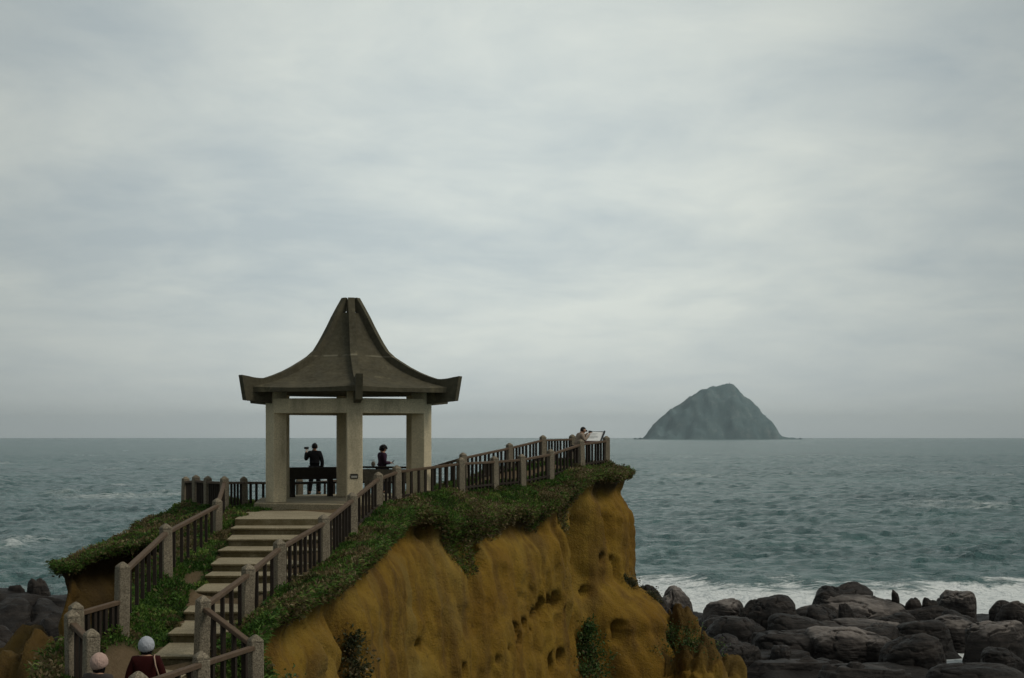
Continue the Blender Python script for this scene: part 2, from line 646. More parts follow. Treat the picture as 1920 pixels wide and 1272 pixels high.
_A = phi(np.linalg.norm(KP[:, None, :2] - KP[None, :, :2], axis=2))
_n = len(KP)
_S = np.zeros((_n + 1, _n + 1))
_S[:_n, :_n] = _A + np.eye(_n) * -0.02
_S[:_n, _n] = 1
_S[_n, :_n] = 1
_w = np.linalg.solve(_S, np.r_[KP[:, 2], 0])


def ground(x, y):
    x = np.atleast_1d(np.asarray(x, float))
    y = np.atleast_1d(np.asarray(y, float))
    out = np.empty(x.size)
    for s in range(0, x.size, 20000):
        q = np.stack([x.ravel()[s:s + 20000], y.ravel()[s:s + 20000]], 1)
        d = np.linalg.norm(q[:, None] - KP[None, :, :2], axis=2)
        out[s:s + 20000] = phi(d) @ _w[:_n] + _w[_n]
    return out.reshape(x.shape)


def gz(x, y):
    return float(ground([x], [y])[0])


# ------------------------------------------------------------------ headland: top sheet and cliff
OUT = [(p[0], p[1]) for p in LIP] + [(4.3, 54.0), (3.4, 56.2), (1.2, 56.6), (-1.2, 53.6), (-3.0, 51.2), (-6.0, 49.7), (-9.0, 48.6), (-11.2, 48.0), (-11.5, 45.5), (-11.3, 42),
                                   (-11.4, 38.5), (-11.25, 35.8), (-10.95, 34.3), (-10.55, 34.2), (-10.2, 35.2), (-9.5, 35.9), (-8.8, 35.8), (-8.1, 34.0), (-7.65, 31.6), (-7.3, 28.6), (-7.0, 26.2), (-6.98, 24.5), (-7.35, 23.6), (-7.4, 22.6), (-7.1, 21.2), (-7.2, 19.6), (-8.2, 17), (-9.5, 12), (-9, 2), (-6, -8),
                                   (6, -8), (8, 2), (5, 10), (0.5, 15.5), (-2.0, 17.8)]


def catmull(P, n):
    P = np.array(P, float)
    N = len(P)
    out = []
    for i in range(N):
        p0, p1, p2, p3 = P[(i - 1) % N], P[i], P[(i + 1) % N], P[(i + 2) % N]
        for t in np.linspace(0, 1, n, endpoint=False):
            out.append(0.5 * ((2 * p1) + (-p0 + p2) * t + (2 * p0 - 5 * p1 + 4 * p2 - p3) * t ** 2 + (-p0 + 3 * p1 - 3 * p2 + p3) * t ** 3))
    return np.array(out)


def resample(P, step):
    Q = np.vstack([P, P[:1]])
    d = np.r_[0, np.cumsum(np.linalg.norm(np.diff(Q, axis=0), axis=1))]
    n = int(d[-1] / step)
    s = np.linspace(0, d[-1], n, endpoint=False)
    return np.stack([np.interp(s, d, Q[:, k]) for k in range(Q.shape[1])], 1), s


EDGE, ES = resample(catmull(OUT, 12), 0.105)
NE = len(EDGE)
# rough outline: bites and noses along the lip
tan = np.roll(EDGE, -5, 0) - np.roll(EDGE, 5, 0)
tan /= np.linalg.norm(tan, axis=1)[:, None]
NRM = np.stack([tan[:, 1], -tan[:, 0]], 1)
cen = EDGE.mean(0)
area = 0.5 * np.sum(EDGE[:, 0] * np.roll(EDGE[:, 1], -1) - np.roll(EDGE[:, 0], -1) * EDGE[:, 1])
if area < 0:
    NRM = -NRM
jit = 0.16 * fbm(np.c_[EDGE * 0.9, np.zeros(NE)], 3) + 0.10 * fbm(np.c_[EDGE * 2.7, np.ones(NE)], 3)
EDGE = EDGE + NRM * jit[:, None]
for _ in range(24):                     # smooth normals for the way down
    NRM = (np.roll(NRM, 1, 0) + NRM + np.roll(NRM, -1, 0))
    NRM /= np.linalg.norm(NRM, axis=1)[:, None]
EZ = ground(EDGE[:, 0], EDGE[:, 1])


def inside(px, py, poly):
    px, py = np.asarray(px), np.asarray(py)
    r = np.zeros(px.shape, bool)
    x0, y0 = poly[:, 0], poly[:, 1]
    x1, y1 = np.roll(x0, -1), np.roll(y0, -1)
    for a, b, c, d in zip(x0, y0, x1, y1):
        if b == d:
            continue
        r ^= ((b > py) != (d > py)) & (px < (c - a) * (py - b) / (d - b) + a)
    return r


def edge_dist(px, py):
    """distance to the lip"""
    out = np.empty(len(px))
    for s in range(0, len(px), 4000):
        q = np.stack([px[s:s + 4000], py[s:s + 4000]], 1)
        out[s:s + 4000] = np.sqrt(((q[:, None] - EDGE[None, ::3]) ** 2).sum(2).min(1))
    return out


def stair_left(D):
    a = np.array(STEPS)[::-1]
    return np.interp(D, a[:, 0], a[:, 2])


def stair_right(D):
    a = np.array(P_RIGHT[1:7])[::-1]
    return np.interp(D, a[:, 1], a[:, 0]) - 0.16


def walk_mask(x, y):
    """1 where people walk: steps, pavilion floor, promontory walk, lower path"""
    m = np.zeros(x.shape)
    on = (y > 21.2) & (y < 40) & (x > stair_left(y) - 0.03) & (x < stair_right(y) + 0.05)
    m[on] = 1
    r = np.hypot(x - PC[0], y - PC[1])
    m = np.maximum(m, 1 - sstep(2.7, 2.9, r))
    a = np.array(P_NEAR)
    b = np.array(P_FAR[4:])
    xa = np.interp(y, a[:, 1], a[:, 0])
    xb = np.interp(y, b[:, 1][np.argsort(b[:, 1])], b[:, 0][np.argsort(b[:, 1])])
    m = np.maximum(m, ((y > 41) & (y < 53.5) & (x < xa - 0.75) & (x > np.minimum(xb, xa - 1.6) + 0.5)).astype(float))
    m = np.maximum(m, ((y > 44.5) & (y < 47.2) & (x > -7.4) & (x < -3.3)).astype(float))
    d = np.hypot((x + 5.6) / 0.75, (y - 20.2) / 2.2)
    m = np.maximum(m, 1 - sstep(0.75, 1.1, d + 0.25 * fbm(np.stack([x, y, 0 * x], 1) * 2, 2)))
    d = np.hypot((x + 6.25) / 0.42, (y - 23.0) / 0.75)
    m = np.maximum(m, 1 - sstep(0.8, 1.2, d))
    # worn bare patch on the bank left of the steps
    d = np.hypot((x + 6.85) / 0.25, (y - 29.8) / 1.6)
    m = np.maximum(m, 0.8 * (1 - sstep(0.7, 1.2, d + 0.4 * fbm(np.stack([x, y, 0 * x], 1) * 2.3, 2))))
    return np.clip(m, 0, 1)


def top_z(x, y):
    z = ground(x, y)
    w = walk_mask(x, y)
    p = np.stack([x, y, np.zeros_like(x)], 1)
    wild = 1 + 0.9 * sstep(7.6, 8.8, -x)
    bumps = (0.10 * fbm(p * 0.9, 3) + 0.07 * fbm(p * 2.6 + 9, 3)) * wild
    return z + bumps * (1 - w)


def build_headland():
    st = 0.16
    xs = np.arange(-13, 9, st)
    ys = np.arange(-9, 58, st)
    X, Y = np.meshgrid(xs, ys, indexing='ij')
    x, y = X.ravel(), Y.ravel()
    near = inside(x, y, EDGE)
    z = np.full(x.shape, -5.0)
    z[near] = top_z(x[near], y[near])
    path = np.zeros(x.shape)
    path[near] = walk_mask(x[near], y[near])
    ed = np.full(x.shape, 9.0)
    ed[near] = edge_dist(x[near], y[near])
    z[near] -= 0.22 * (1 - sstep(0.0, 0.45, ed[near])) ** 2
    F = grid_faces(len(xs), len(ys))
    F = F[near[F].all(1)]
    used = np.unique(F)
    remap = np.full(len(x), -1)
    remap[used] = np.arange(len(used))
    V = np.stack([x, y, z], 1)[used]
    o = np_mesh("ground", V, remap[F], M_SOIL, attrs={"path": path[used]})
    tag(o, kind="structure")

    # cliff: from a hand's breadth inside the lip, over it and down to the sea
    H = -SEA + 0.5
    ts = np.r_[-0.5, -0.32, -0.16, -0.04, np.arange(0.05, 13.0, 0.105)]
    NT = len(ts)
    s2 = np.repeat(np.arange(NE), NT)
    t2 = np.tile(ts, NE)
    ex, ey = EDGE[s2, 0], EDGE[s2, 1]
    nx, ny = NRM[s2, 0], NRM[s2, 1]
    ez = EZ[s2]
    tt = np.maximum(t2, 0)
    arc = ES[s2] / ES[-1] * 1.0
    # how far the wall leans out as it goes down
    lean = 0.03 * tt + 1.6 * sstep(4.5, 12.0, tt)
    # the far right corner throws a buttress forward low down
    g = np.exp(-((ex - 3.9) ** 2 + (ey - 50.3) ** 2) / 5.0)
    lean = lean + g * (1.7 * sstep(3.55, 5.3, tt) + 0.3 * sstep(5.2, 9.0, tt))
    g2 = np.exp(-((ex - 2.4) ** 2 + (ey - 48.0) ** 2) / 0.9)
    lean = lean - g2 * 0.9 * sstep(0.4, 2.0, tt) * (1 - sstep(7, 10, tt))
    # deep gully near the steps and the shaded recess on the left
    g3 = np.exp(-((ex + 3.35) ** 2 + (ey - 29.9) ** 2) / 0.35)
    lean = lean - g3 * 0.8 * sstep(0.6, 1.6, tt)
    # the main face bellies out a little between its two gullies
    g4 = np.exp(-((ex + 1.0) ** 2 + (ey - 40.5) ** 2) / 22.0)
    lean = lean + g4 * 0.45 * np.sin(np.clip((tt - 0.6) / 9.0, 0, 1) * math.pi)
    # overhanging turf: undercut just below the lip
    lean = lean - 0.34 * np.exp(-((tt - 0.75) / 0.45) ** 2) * (0.6 + 0.8 * (0.5 + 0.5 * fbm(np.stack([ex, ey, 0 * ex], 1) * 0.8, 2)))
    P = np.stack([ex, ey, ez - tt], 1)
    flute = np.exp(-((ex - 1.6) ** 2 + (ey - 46.4) ** 2) / 9.0)
    flute = np.maximum(flute, 0.75 * g)
    sarc = ES[s2]
    warp = 0.35 * fbm(P * 0.6, 2)
    dis = 0.15 * fbm(P * np.array([0.42, 0.42, 0.25]) + 5, 3)
    # rain-cut ribs: sharp crests, rounded troughs
    r1 = fbm(np.stack([sarc * 1.25 + warp, tt * 0.17 + warp, 0 * tt], 1), 3)
    dis += (0.05 + 0.40 * flute) * (0.45 - np.abs(r1) * 1.9) * sstep(0.4, 1.6, tt)
    # tilted beds of harder and softer sand
    bed = fbm(np.stack([sarc * 0.10, (P[:, 2] + 0.28 * sarc) * 1.7 + warp, 0 * tt], 1), 3)
    dis += 0.07 * bed
    dis += 0.055 * fbm(P * np.array([1.3, 1.3, 1.0]) + 3, 4) + 0.065 * fbm(P * np.array([3.6, 3.6, 2.4]), 4) + 0.03 * fbm(P * 9.0, 3)
    rid = 1 - np.abs(fbm(P * np.array([0.7, 0.7, 0.5]) + 30, 3)) * 3.0
    dis -= 0.12 * np.clip(rid, 0, 1) ** 2
    # a slanting crack in the panel nearest the steps
    q = np.stack([sarc, P[:, 2]], 1)
    i0 = int(np.argmin((EDGE[:, 0] + 3.75) ** 2 + (EDGE[:, 1] - 26.8) ** 2))
    cr = (sarc - ES[i0]) * 0.75 + (P[:, 2] + 3.35) * 1.0 + 0.08 * fbm(P * 2.2, 2)
    dis -= 0.13 * np.exp(-(cr / 0.05) ** 2) * sstep(0.1, 0.3, tt) * (1 - sstep(1.4, 1.9, tt)) * np.exp(-((ex + 3.6) ** 2 + (ey - 27.5) ** 2) / 4.0)
    off = lean + dis * sstep(0.0, 0.5, tt)
    # weather pits: real hollows, mostly in a band along the face
    PITS = [(787, 1214, 9, .24), (876, 1258, 11, .28), (938, 1237, 7, .2), (976, 1183, 11, .34), (988, 1171, 10, .3), (999, 1178, 5, .16), (982, 1200, 11, .28), (976, 1216, 8, .24), (959, 1217, 6, .14), (1004, 1153, 8, .2),
            (1020, 1138, 15, .5), (1034, 1134, 15, .5), (1047, 1124, 13, .4), (1168, 1183, 15, .4), (1162, 1194, 12, .32), (745, 1023, 12, .26), (799, 1001, 17, .4), (901, 1041, 22, .55), (890, 1030, 14, .3),
            (1135, 1051, 9, .22), (1154, 1052, 8, .2), (1099, 1106, 11, .3), (1049, 1247, 20, .6), (1058, 1232, 14, .4), (672, 1078, 26, .5), (1065, 1150, 7, .2)]
    hole = np.zeros(len(P))
    bx, by, bz = ex + nx * off, ey + ny * off, ez - tt
    qx, qy = 960 + bx / by * 2666.7, 820 - bz / by * 2666.7
    for (hx, hy, rp, dep) in PITS:
        d = np.hypot(qx - hx, qy - hy) + np.where(by < 15, 1e6, 0)
        near = np.nonzero(d < 7)[0]
        if not len(near):
            continue
        c = near[np.argmin(by[near])]
        rr = rp / 2666.7 * by[c] * 0.95
        d2 = ((bx - bx[c]) ** 2 + (by - by[c]) ** 2 + ((bz - bz[c]) * 0.9) ** 2) / rr ** 2
        hole += dep * 2.3 * np.exp(-(d2 * (1 + 0.4 * fbm(P * 5, 2))) ** 3)
    off = off - hole
    band = sstep(1.5, 3.0, tt) * np.exp(-((ex - 0.3) ** 2 + (ey - 44.2) ** 2) / 8.0)
    cell = fbm(P * 2.3 + 51, 2)
    off = off - 0.12 * sstep(0.40, 0.52, cell) * band
    soil_shade = np.clip((1 - sstep(0.25, 0.85, tt + 0.55 * fbm(P * 1.3, 4))) + 0.0, 0, 1)  # soil below the turf, widened to paint in the overhang's shadow
    wall_shade = (ex < -6.9) & (ey > 22)  # left wall in shade: its darkness is put into the colour
    soil_shade = np.maximum(soil_shade, wall_shade * np.clip(0.72 + 0.8 * fbm(P * np.array([0.6, 0.6, 0.3]) + 77, 4), 0, 0.95))
    inset = np.minimum(t2, 0)
    VX = ex + nx * (off + inset)
    VY = ey + ny * (off + inset)
    VZ = ez - tt + 0.02
    ins = t2 < 0
    VZ[ins] = ground(VX[ins], VY[ins]) - 0.12 * (1 + t2[ins] / 0.5) - 0.06
    V = np.stack([VX, VY, VZ], 1)
    # rough the lip itself
    V[:, 2] += 0.10 * fbm(P * 1.9 + 70, 3) * np.exp(-(t2 / 0.4) ** 2)
    F = grid_faces(NE, NT, True)
    # an outlying shoulder below the far corner, part of the same rock
    lumps = [((6.3, 49.0, -8.9), (1.1, 1.3, 2.0)), ((6.0, 50.4, -8.0), (0.75, 1.2, 1.9)), ((7.4, 50.5, -9.7), (1.2, 1.3, 1.9)), ((5.2, 49.2, -8.9), (0.8, 1.0, 1.7)),
             ((-12.3, 36.6, -9.4), (1.8, 3.0, 4.0)), ((-13.8, 33.0, -11.2), (3.0, 3.5, 4.0)), ((-9.4, 28.6, -8.4), (1.5, 2.4, 4.0)), ((-11.6, 29.2, -9.8), (2.2, 2.8, 4.2)), ((-8.6, 24.6, -8.2), (1.2, 1.8, 3.4))]
    VA, FA, SA = [V], [F], [soil_shade]
    base = len(V)
    for c, r in lumps:
        vs, fs = ico(5)
        q = vs * np.array(r)
        n = 1 + 0.34 * fbm(vs * 1.4 + np.array(c), 4) + 0.16 * fbm(vs * 3.6 + np.array(c), 4)
        n = n - 0.16 * np.clip(1 - np.abs(fbm(vs * 1.6 + np.array(c) + 9, 3)) * 5, 0, 1) ** 2
        VA.append(q * n[:, None] + np.array(c))
        f4 = np.c_[fs, fs[:, 2]]
        FA.append(None)
        SA.append(np.clip(sstep(0.35, 0.9, vs[:, 2]) * 0.7, 0, 1))
        lumpf.append((base, fs, len(vs)))
        base += len(vs)
    co = np_mesh("cliff", V, F, M_CLIFF, attrs={"soil_shade": soil_shade})
    tag(co, kind="structure")
    vv = np.vstack(VA[1:])
    off0 = len(V)
    ff = np.vstack([fs + b - off0 for b, fs, _ in lumpf])
    lo = np_mesh("cliff_foot", vv, ff, M_CLIFF, attrs={"soil_shade": np.concatenate(SA[1:])})
    tag(lo, kind="structure")
    return V.reshape(NE, NT, 3), ts, vv, ff


lumpf = []
_icos = {}


def ico(n):
    if n not in _icos:
        bm = bmesh.new()
        bmesh.ops.create_icosphere(bm, subdivisions=n, radius=1.0)
        v = np.array([p.co[:] for p in bm.verts])
        f = np.array([[q.index for q in p.verts] for p in bm.faces])
        bm.free()
        _icos[n] = (v, f)
    return _icos[n]


CLIFF_V, CLIFF_T, FOOT_V, FOOT_F = build_headland()

# ------------------------------------------------------------------ steps, landing and paving


def build_steps():
    mb = MB()
    for i, (D, z, xl) in enumerate(STEPS):
        back = STEPS[i - 1][0] + 0.25 if i else 40.6
        xb = STEPS[i - 1][2] if i else -7.35
        xr, xrb = float(stair_right(D)), float(stair_right(back)) if i else -3.55
        if D < 23.5:
            xr = xrb = -5.2
        if i == 0:
            pts = [(xl, D), (xr, D), (-3.75, 38.4), (-3.4, 40.3), (-5.0, 40.9), (-7.6, 41.6), (-7.42, 40.2)]
            mb.prism(pts, z - 0.5, z)
        else:
            mb.hexa([(xl + 0.03, D + 0.045, z - 0.42), (xr, D + 0.045, z - 0.42), (xrb, back, z - 0.42), (xb + 0.03, back, z - 0.42), (xl + 0.03, D + 0.045, z - 0.06), (xr, D + 0.045, z - 0.06), (xrb, back, z - 0.06), (xb + 0.03, back, z - 0.06)])
            mb.hexa([(xl, D, z - 0.058), (xr, D, z - 0.058), (xrb, back, z - 0.058), (xb, back, z - 0.058), (xl, D, z), (xr, D, z), (xrb, back, z - 0.003), (xb, back, z - 0.003)])
    tag(mb.build("steps", M_STAIR, bevel=0.012), kind="structure")
    mb = MB()
    mb.prism([(-7.75, 44.3), (-5.6, 45.2), (-3.4, 44.6), (-2.9, 44.2), (-2.9, 46.0), (-3.4, 47.3), (-4.6, 47.7), (-7.0, 46.6)], FLOOR - 0.45, FLOOR - 0.008)
    tag(mb.build("paving", M_STEP, bevel=0.02), kind="structure")


build_steps()

# ------------------------------------------------------------------ pavilion


def build_pavilion():
    root = empty("pavilion", (PC[0], PC[1], FLOOR))
    tag(root, "open six sided concrete pavilion with a steep flared roof on the headland", "pavilion")
    mb = MB()
    mb.prism([pav(i, 1.29) for i in range(6)][::1], FLOOR - 0.36, FLOOR)
    mb.build("plinth", M_STEP, root, bevel=0.02)
    ang = [math.atan2(d[1], d[0]) for d in PDIR]
    for i in range(6):
        mb = MB()
        c = pav(i, 1.0)
        mb.box((c[0], c[1], (FLOOR + 1.31) / 2), (0.44, 0.44, 1.31 - FLOOR), ang[i])
        mb.build("pillar", M_PILLAR, root, bevel=0.015)
    for i in range(6):
        j = (i + 1) % 6

        def corner(n, sgn):
            u = Vector((math.cos(ang[n]), math.sin(ang[n]), 0))
            return Vector((*pav(n, 1.0), 0)) + u * 0.217 + Vector((-u.y, u.x, 0)) * 0.217 * sgn
        a, b = corner(i, 1), corner(j, -1)
        inw = Vector((-(b - a).y, (b - a).x, 0)).normalized() * 0.31
        mb = MB()
        q = [a, b, b + inw, a + inw]
        mb.hexa([Vector((p.x, p.y, 0.684)) for p in q] + [Vector((p.x, p.y, 1.107)) for p in q])
        mb.build("beam", M_PILLAR, root, bevel=0.01)
    # roof: six curved panels with thickness
    rim = [(0.175, 3.72), (0.25, 3.36), (0.32, 3.05), (0.385, 2.80), (0.45, 2.57), (0.51, 2.38), (0.60, 2.20), (0.69, 2.06), (0.81, 1.895), (0.94, 1.755), (1.07, 1.635), (1.2, 1.545), (1.29, 1.495), (1.37, 1.445)]
    V, F = [], []
    nseg = 8
    for i in range(6):
        b0 = len(V)
        for k, z in rim:
            a, b = Vector((*pav(i, k), z)), Vector((*pav(i + 1, k), z))
            for s in range(nseg + 1):
                t = s / nseg
                sag = 0.05 * 4 * t * (1 - t) * (1 if k > 0.3 else k / 0.3)
                p = a.lerp(b, t)
                V.append((p.x, p.y, p.z - sag))
        n = nseg + 1
        for r in range(len(rim) - 1):
            for s in range(nseg):
                F.append((b0 + r * n + s, b0 + r * n + s + 1, b0 + (r + 1) * n + s + 1, b0 + (r + 1) * n + s))
        # fascia and soffit
        last = b0 + (len(rim) - 1) * n
        f0 = len(V)
        for s in range(n):
            x, y, z = V[last + s]
            V.append((x, y, 1.285))
        s0 = len(V)
        for s in range(n):
            p = Vector((*pav(i, 0.2), 0)).lerp(Vector((*pav(i + 1, 0.2), 0)), s / nseg)
            V.append((p.x, p.y, 1.315))
        for s in range(nseg):
            F.append((last + s, last + s + 1, f0 + s + 1, f0 + s))
            F.append((f0 + s, f0 + s + 1, s0 + s + 1, s0 + s))
    top_i = len(V)
    V.append((PC[0], PC[1], 3.74))
    V.append((PC[0], PC[1], 1.32))
    per = len(rim) * n + 2 * n
    for i in range(6):
        for s in range(nseg):
            F.append((i * per + s, i * per + s + 1, top_i, top_i))
            F.append((i * per + per - n + s, i * per + per - n + s + 1, top_i + 1, top_i + 1))
    me_r = poly_mesh("roof", V, F, M_ROOF, root)
    # ridge fins
    top = [(1.492, 1.76), (1.42, 1.735), (1.34, 1.70), (1.26, 1.685), (1.18, 1.692), (1.06, 1.785), (0.94, 1.90), (0.81, 2.055), (0.69, 2.225), (0.60, 2.36), (0.51, 2.545), (0.44, 2.79), (0.38, 3.03), (0.32, 3.28), (0.255, 3.575),
           (0.17, 3.92), (0.105, 4.17)]
    bot = [(1.44, 1.05), (1.02, 0.955), (0.99, 1.27), (0.8, 1.5), (0.6, 1.8), (0.42, 2.3), (0.25, 3.0), (0.17, 3.5), (0.085, 3.8), (0.075, 4.16)]
    for i in range(6):
        d = Vector((*PDIR[i], 0))
        side = Vector((-d.y, d.x, 0)).normalized() * 0.098
        bm = bmesh.new()
        prof = top + bot[::-1]
        A = [bm.verts.new(Vector((PC[0] + 0.06 + d.x * k, PC[1] + d.y * k, z)) + side) for k, z in prof]
        B = [bm.verts.new(Vector((PC[0] + 0.06 + d.x * k, PC[1] + d.y * k, z)) - side) for k, z in prof]
        bm.faces.new(A)
        bm.faces.new(B[::-1])
        for j in range(len(prof)):
            q = (j + 1) % len(prof)
            bm.faces.new((A[j], B[j], B[q], A[q]))
        bmesh.ops.recalc_face_normals(bm, faces=bm.faces[:])
        bmesh.ops.triangulate(bm, faces=[f for f in bm.faces if len(f.verts) > 4])
        me = bpy.data.meshes.new("ridge_fin")
        bm.to_mesh(me)
        bm.free()
        fin = link("ridge_fin", me, M_ROOF, me_r)
    # small name plate on the front pillar
    c = Vector((*pav(1, 1.0), 0))
    d = Vector((*PDIR[1], 0)).normalized()
    s = Vector((-d.y, d.x, 0))
    p = c + d * 0.228 + s * -0.02
    mb = MB()
    mb.box((p.x, p.y, -1.105), (0.016, 0.215, 0.135), ang[1])
    pl = mb.build("plaque", mat_plain("dark_plaque_frame", (0.02, 0.02, 0.018)), root, bevel=0.004)
    p = p + d * 0.011
    mb = MB()
    mb.box((p.x, p.y, -1.12), (0.01, 0.165, 0.058), ang[1])
    mb.build("plate_face", mat_plain("pale_plate", (0.34, 0.33, 0.29)), pl)
    for ch in list(root.children):
        ch.location -= root.location
    return root


build_pavilion()

# ------------------------------------------------------------------ railings


def build_railing(name, label, posts, rot, drops=None, skip_first=False, foot=None, counts=(), low_rail=()):
    """one run of fence: stone posts with domed caps, brown handrails, dark uprights. drops: {panel index: (drop at start, drop at end)} below the post tops"""
    drops = drops or {}
    x0, y0, z0 = posts[1 if skip_first else 0]
    root = empty(name, (x0, y0, z0 - 1.0))
    tag(root, label, "railing")
    w = 0.205
    for i, (x, y, zt) in enumerate(posts):
        if skip_first and i == 0:
            continue
        f = (foot or {}).get(i, 1.25)
        rz = rot + random.uniform(-0.08, 0.08)
        mb = MB()
        mb.box((x, y, zt - 0.105 - f / 2), (w, w, f), rz)
        lx, ly = random.gauss(0, 0.022), random.gauss(0, 0.022)
        for vv in mb.bm.verts:
            if vv.co.z < zt - 0.5:
                vv.co.x += lx
                vv.co.y += ly
        po = mb.build("post", M_POST, root, bevel=0.018)
        # cap: a low dome squared at its foot
        bm = bmesh.new()
        rings = []
        for hh, rr in ((0.0, 0.5), (0.028, 0.5), (0.05, 0.44), (0.088, 0.24), (0.106, 0.13), (0.112, 0.06)):
            ring = []
            for k in range(16):
                a = k / 16 * 2 * math.pi
                ca, sa = math.cos(a), math.sin(a)
                sq = min(1 / max(abs(ca), abs(sa)), 1.33)
                q = rr * w * (sq * 0.8 + 0.2 if hh > 0.04 else sq) * 1.0
                u, v = ca * q, sa * q
                ring.append(bm.verts.new((x + u * math.cos(rz) - v * math.sin(rz), y + u * math.sin(rz) + v * math.cos(rz), zt - 0.106 + hh)))
            rings.append(ring)
        for a, b in zip(rings, rings[1:]):
            for k in range(16):
                bm.faces.new((a[k], a[(k + 1) % 16], b[(k + 1) % 16], b[k]))
        bm.faces.new(rings[-1])
        me = bpy.data.meshes.new("cap")
        bm.to_mesh(me)
        bm.free()
        link("cap", me, M_POST, po)
    for i in range(len(posts) - 1):
        a, b = Vector(posts[i]), Vector(posts[i + 1])
        d0, d1 = drops.get(i, (0.19, 0.19))
        a1, b1 = a - Vector((0, 0, d0)), b - Vector((0, 0, d1))
        hd = Vector((b.x - a.x, b.y - a.y, 0))
        ln = hd.length
        u = (b1 - a1) / ln
        a2, b2 = a1 + u * 0.095, b1 - u * 0.095
        mb = MB()
        mb.bar(a2, b2, 0.105, 0.075)
        mb.build("handrail", M_RAIL, root, bevel=0.01)
        low = Vector((0, 0, 0.70))
        if i in low_rail:
            mb = MB()
            mb.bar(a2 - low, b2 - low, 0.06, 0.06)
            mb.build("bottom_rail", M_BAL, root)
        n = counts[i] + 1
        for k in range(1, n):
            t = k / n + random.uniform(-0.012, 0.012)
            p = a1.lerp(b1, t)
            mb = MB()
            mb.box((p.x, p.y, p.z - 0.41), (0.062, 0.062, 0.77), math.atan2(hd.y, hd.x))
            mb.build("baluster", M_BAL, root)
    for ch in list(root.children):
        ch.location -= root.location
    return root


build_railing("railing", "long stone post railing climbing the right side of the steps above the ochre cliff", P_RIGHT, 0.62, drops={0: (.2, .2), 9: (.2, .2)}, foot={6: 1.3, 7: 1.4, 8: 1.4, 9: 1.4},
              counts=(4, 7, 8, 8, 3, 4, 4, 4, 4, 5), low_rail=(0, 1))
build_railing("railing", "stone post railing along the grassy cliff edge from pavilion to the seaward point", P_NEAR, 0.55, skip_first=True, counts=(8, 8, 6, 6, 8, 8), low_rail=range(9))
build_railing("railing", "far railing running behind the pavilion and along the seaward side of the walk", P_FAR, 0.5, skip_first=True, counts=(5, 8, 8, 6, 6, 10, 9, 9), low_rail=range(9))
build_railing("railing", "left railing with weathered posts that descends beside the steps to the lower path", P_LEFT, 0.62, drops={5: (0.19, 0.19), 6: (0.66, 0.2), 8: (.2, .2)}, foot={6: 1.6, 7: 1.6, 8: 1.8, 9: 1.8},
              counts=(6, 6, 7, 9, 7, 6, 7, 3, 3), low_rail=(0, 1, 2))


# ------------------------------------------------------------------ vegetation


def blades(points, normals, size, width, tint, droop=0.35, up=0.75, spread=0.6):
    """two-triangle bent blades rooted at points"""
    n = len(points)
    d = normals * (1 - up) + np.array([0, 0, 1.0]) * up + rng.normal(0, spread, (n, 3)) * np.array([1, 1, 0.35])
    d /= np.linalg.norm(d, axis=1)[:, None]
    side = np.cross(d, rng.normal(0, 1, (n, 3)))
    side /= np.linalg.norm(side, axis=1)[:, None] + 1e-9
    s = size[:, None]
    w = width[:, None]
    mid = points + d * s * 0.55
    d2 = d.copy()
    d2[:, 2] -= droop * (0.5 + rng.random(n))
    d2[:, :2] *= 1.3
    d2 /= np.linalg.norm(d2, axis=1)[:, None]
    tip = mid + d2 * s * 0.55
    V = np.stack([points - side * w * .5, points + side * w * .5, mid + side * w * .42, mid - side * w * .42, tip], 1).reshape(-1, 3)
    b = np.arange(n)[:, None] * 5
    F = np.concatenate([b + np.array([0, 1, 2]), b + np.array([0, 2, 3]), b + np.array([3, 2, 4])], 0)
    T = np.repeat(tint, 5)
    return V, F, T


def leaves(points, normals, size, tint, out=0.6):
    """small folded leaf quads at random attitudes, leaning out along the normals"""
    n = len(points)
    d = normals * out + rng.normal(0, 0.6, (n, 3))
    d /= np.linalg.norm(d, axis=1)[:, None] + 1e-9
    side = np.cross(d, rng.normal(0, 1, (n, 3)))
    side /= np.linalg.norm(side, axis=1)[:, None] + 1e-9
    s = size[:, None]
    V = np.stack([points, points + d * s * .5 + side * s * .28, points + d * s, points + d * s * .5 - side * s * .28], 1).reshape(-1, 3)
    b = np.arange(n)[:, None] * 4
    F = np.concatenate([b + np.array([0, 1, 2]), b + np.array([0, 2, 3])], 0)
    return V, F, np.repeat(tint, 4)


def merge(parts):
    V, F, T, o = [], [], [], 0
    for v, f, t in parts:
        V.append(v)
        F.append(f + o)
        T.append(t)
        o += len(v)
    return np.vstack(V), np.vstack(F), np.concatenate(T)


def scatter_top(n, box, keep):
    x = rng.uniform(box[0], box[1], n)
    y = rng.uniform(box[2], box[3], n)
    m = inside(x, y, EDGE)
    x, y = x[m], y[m]
    w = walk_mask(x, y)
    m = rng.random(len(x)) > w * 1.5
    x, y = x[m], y[m]
    if keep is not None:
        m = keep(x, y)
        x, y = x[m], y[m]
    return x, y


def dryness(x, y):
    p = np.stack([x, y, 0 * x], 1)
    return fbm(p * 0.75 + 40, 3) * 0.9 + 0.35 * fbm(p * 3.1, 2)


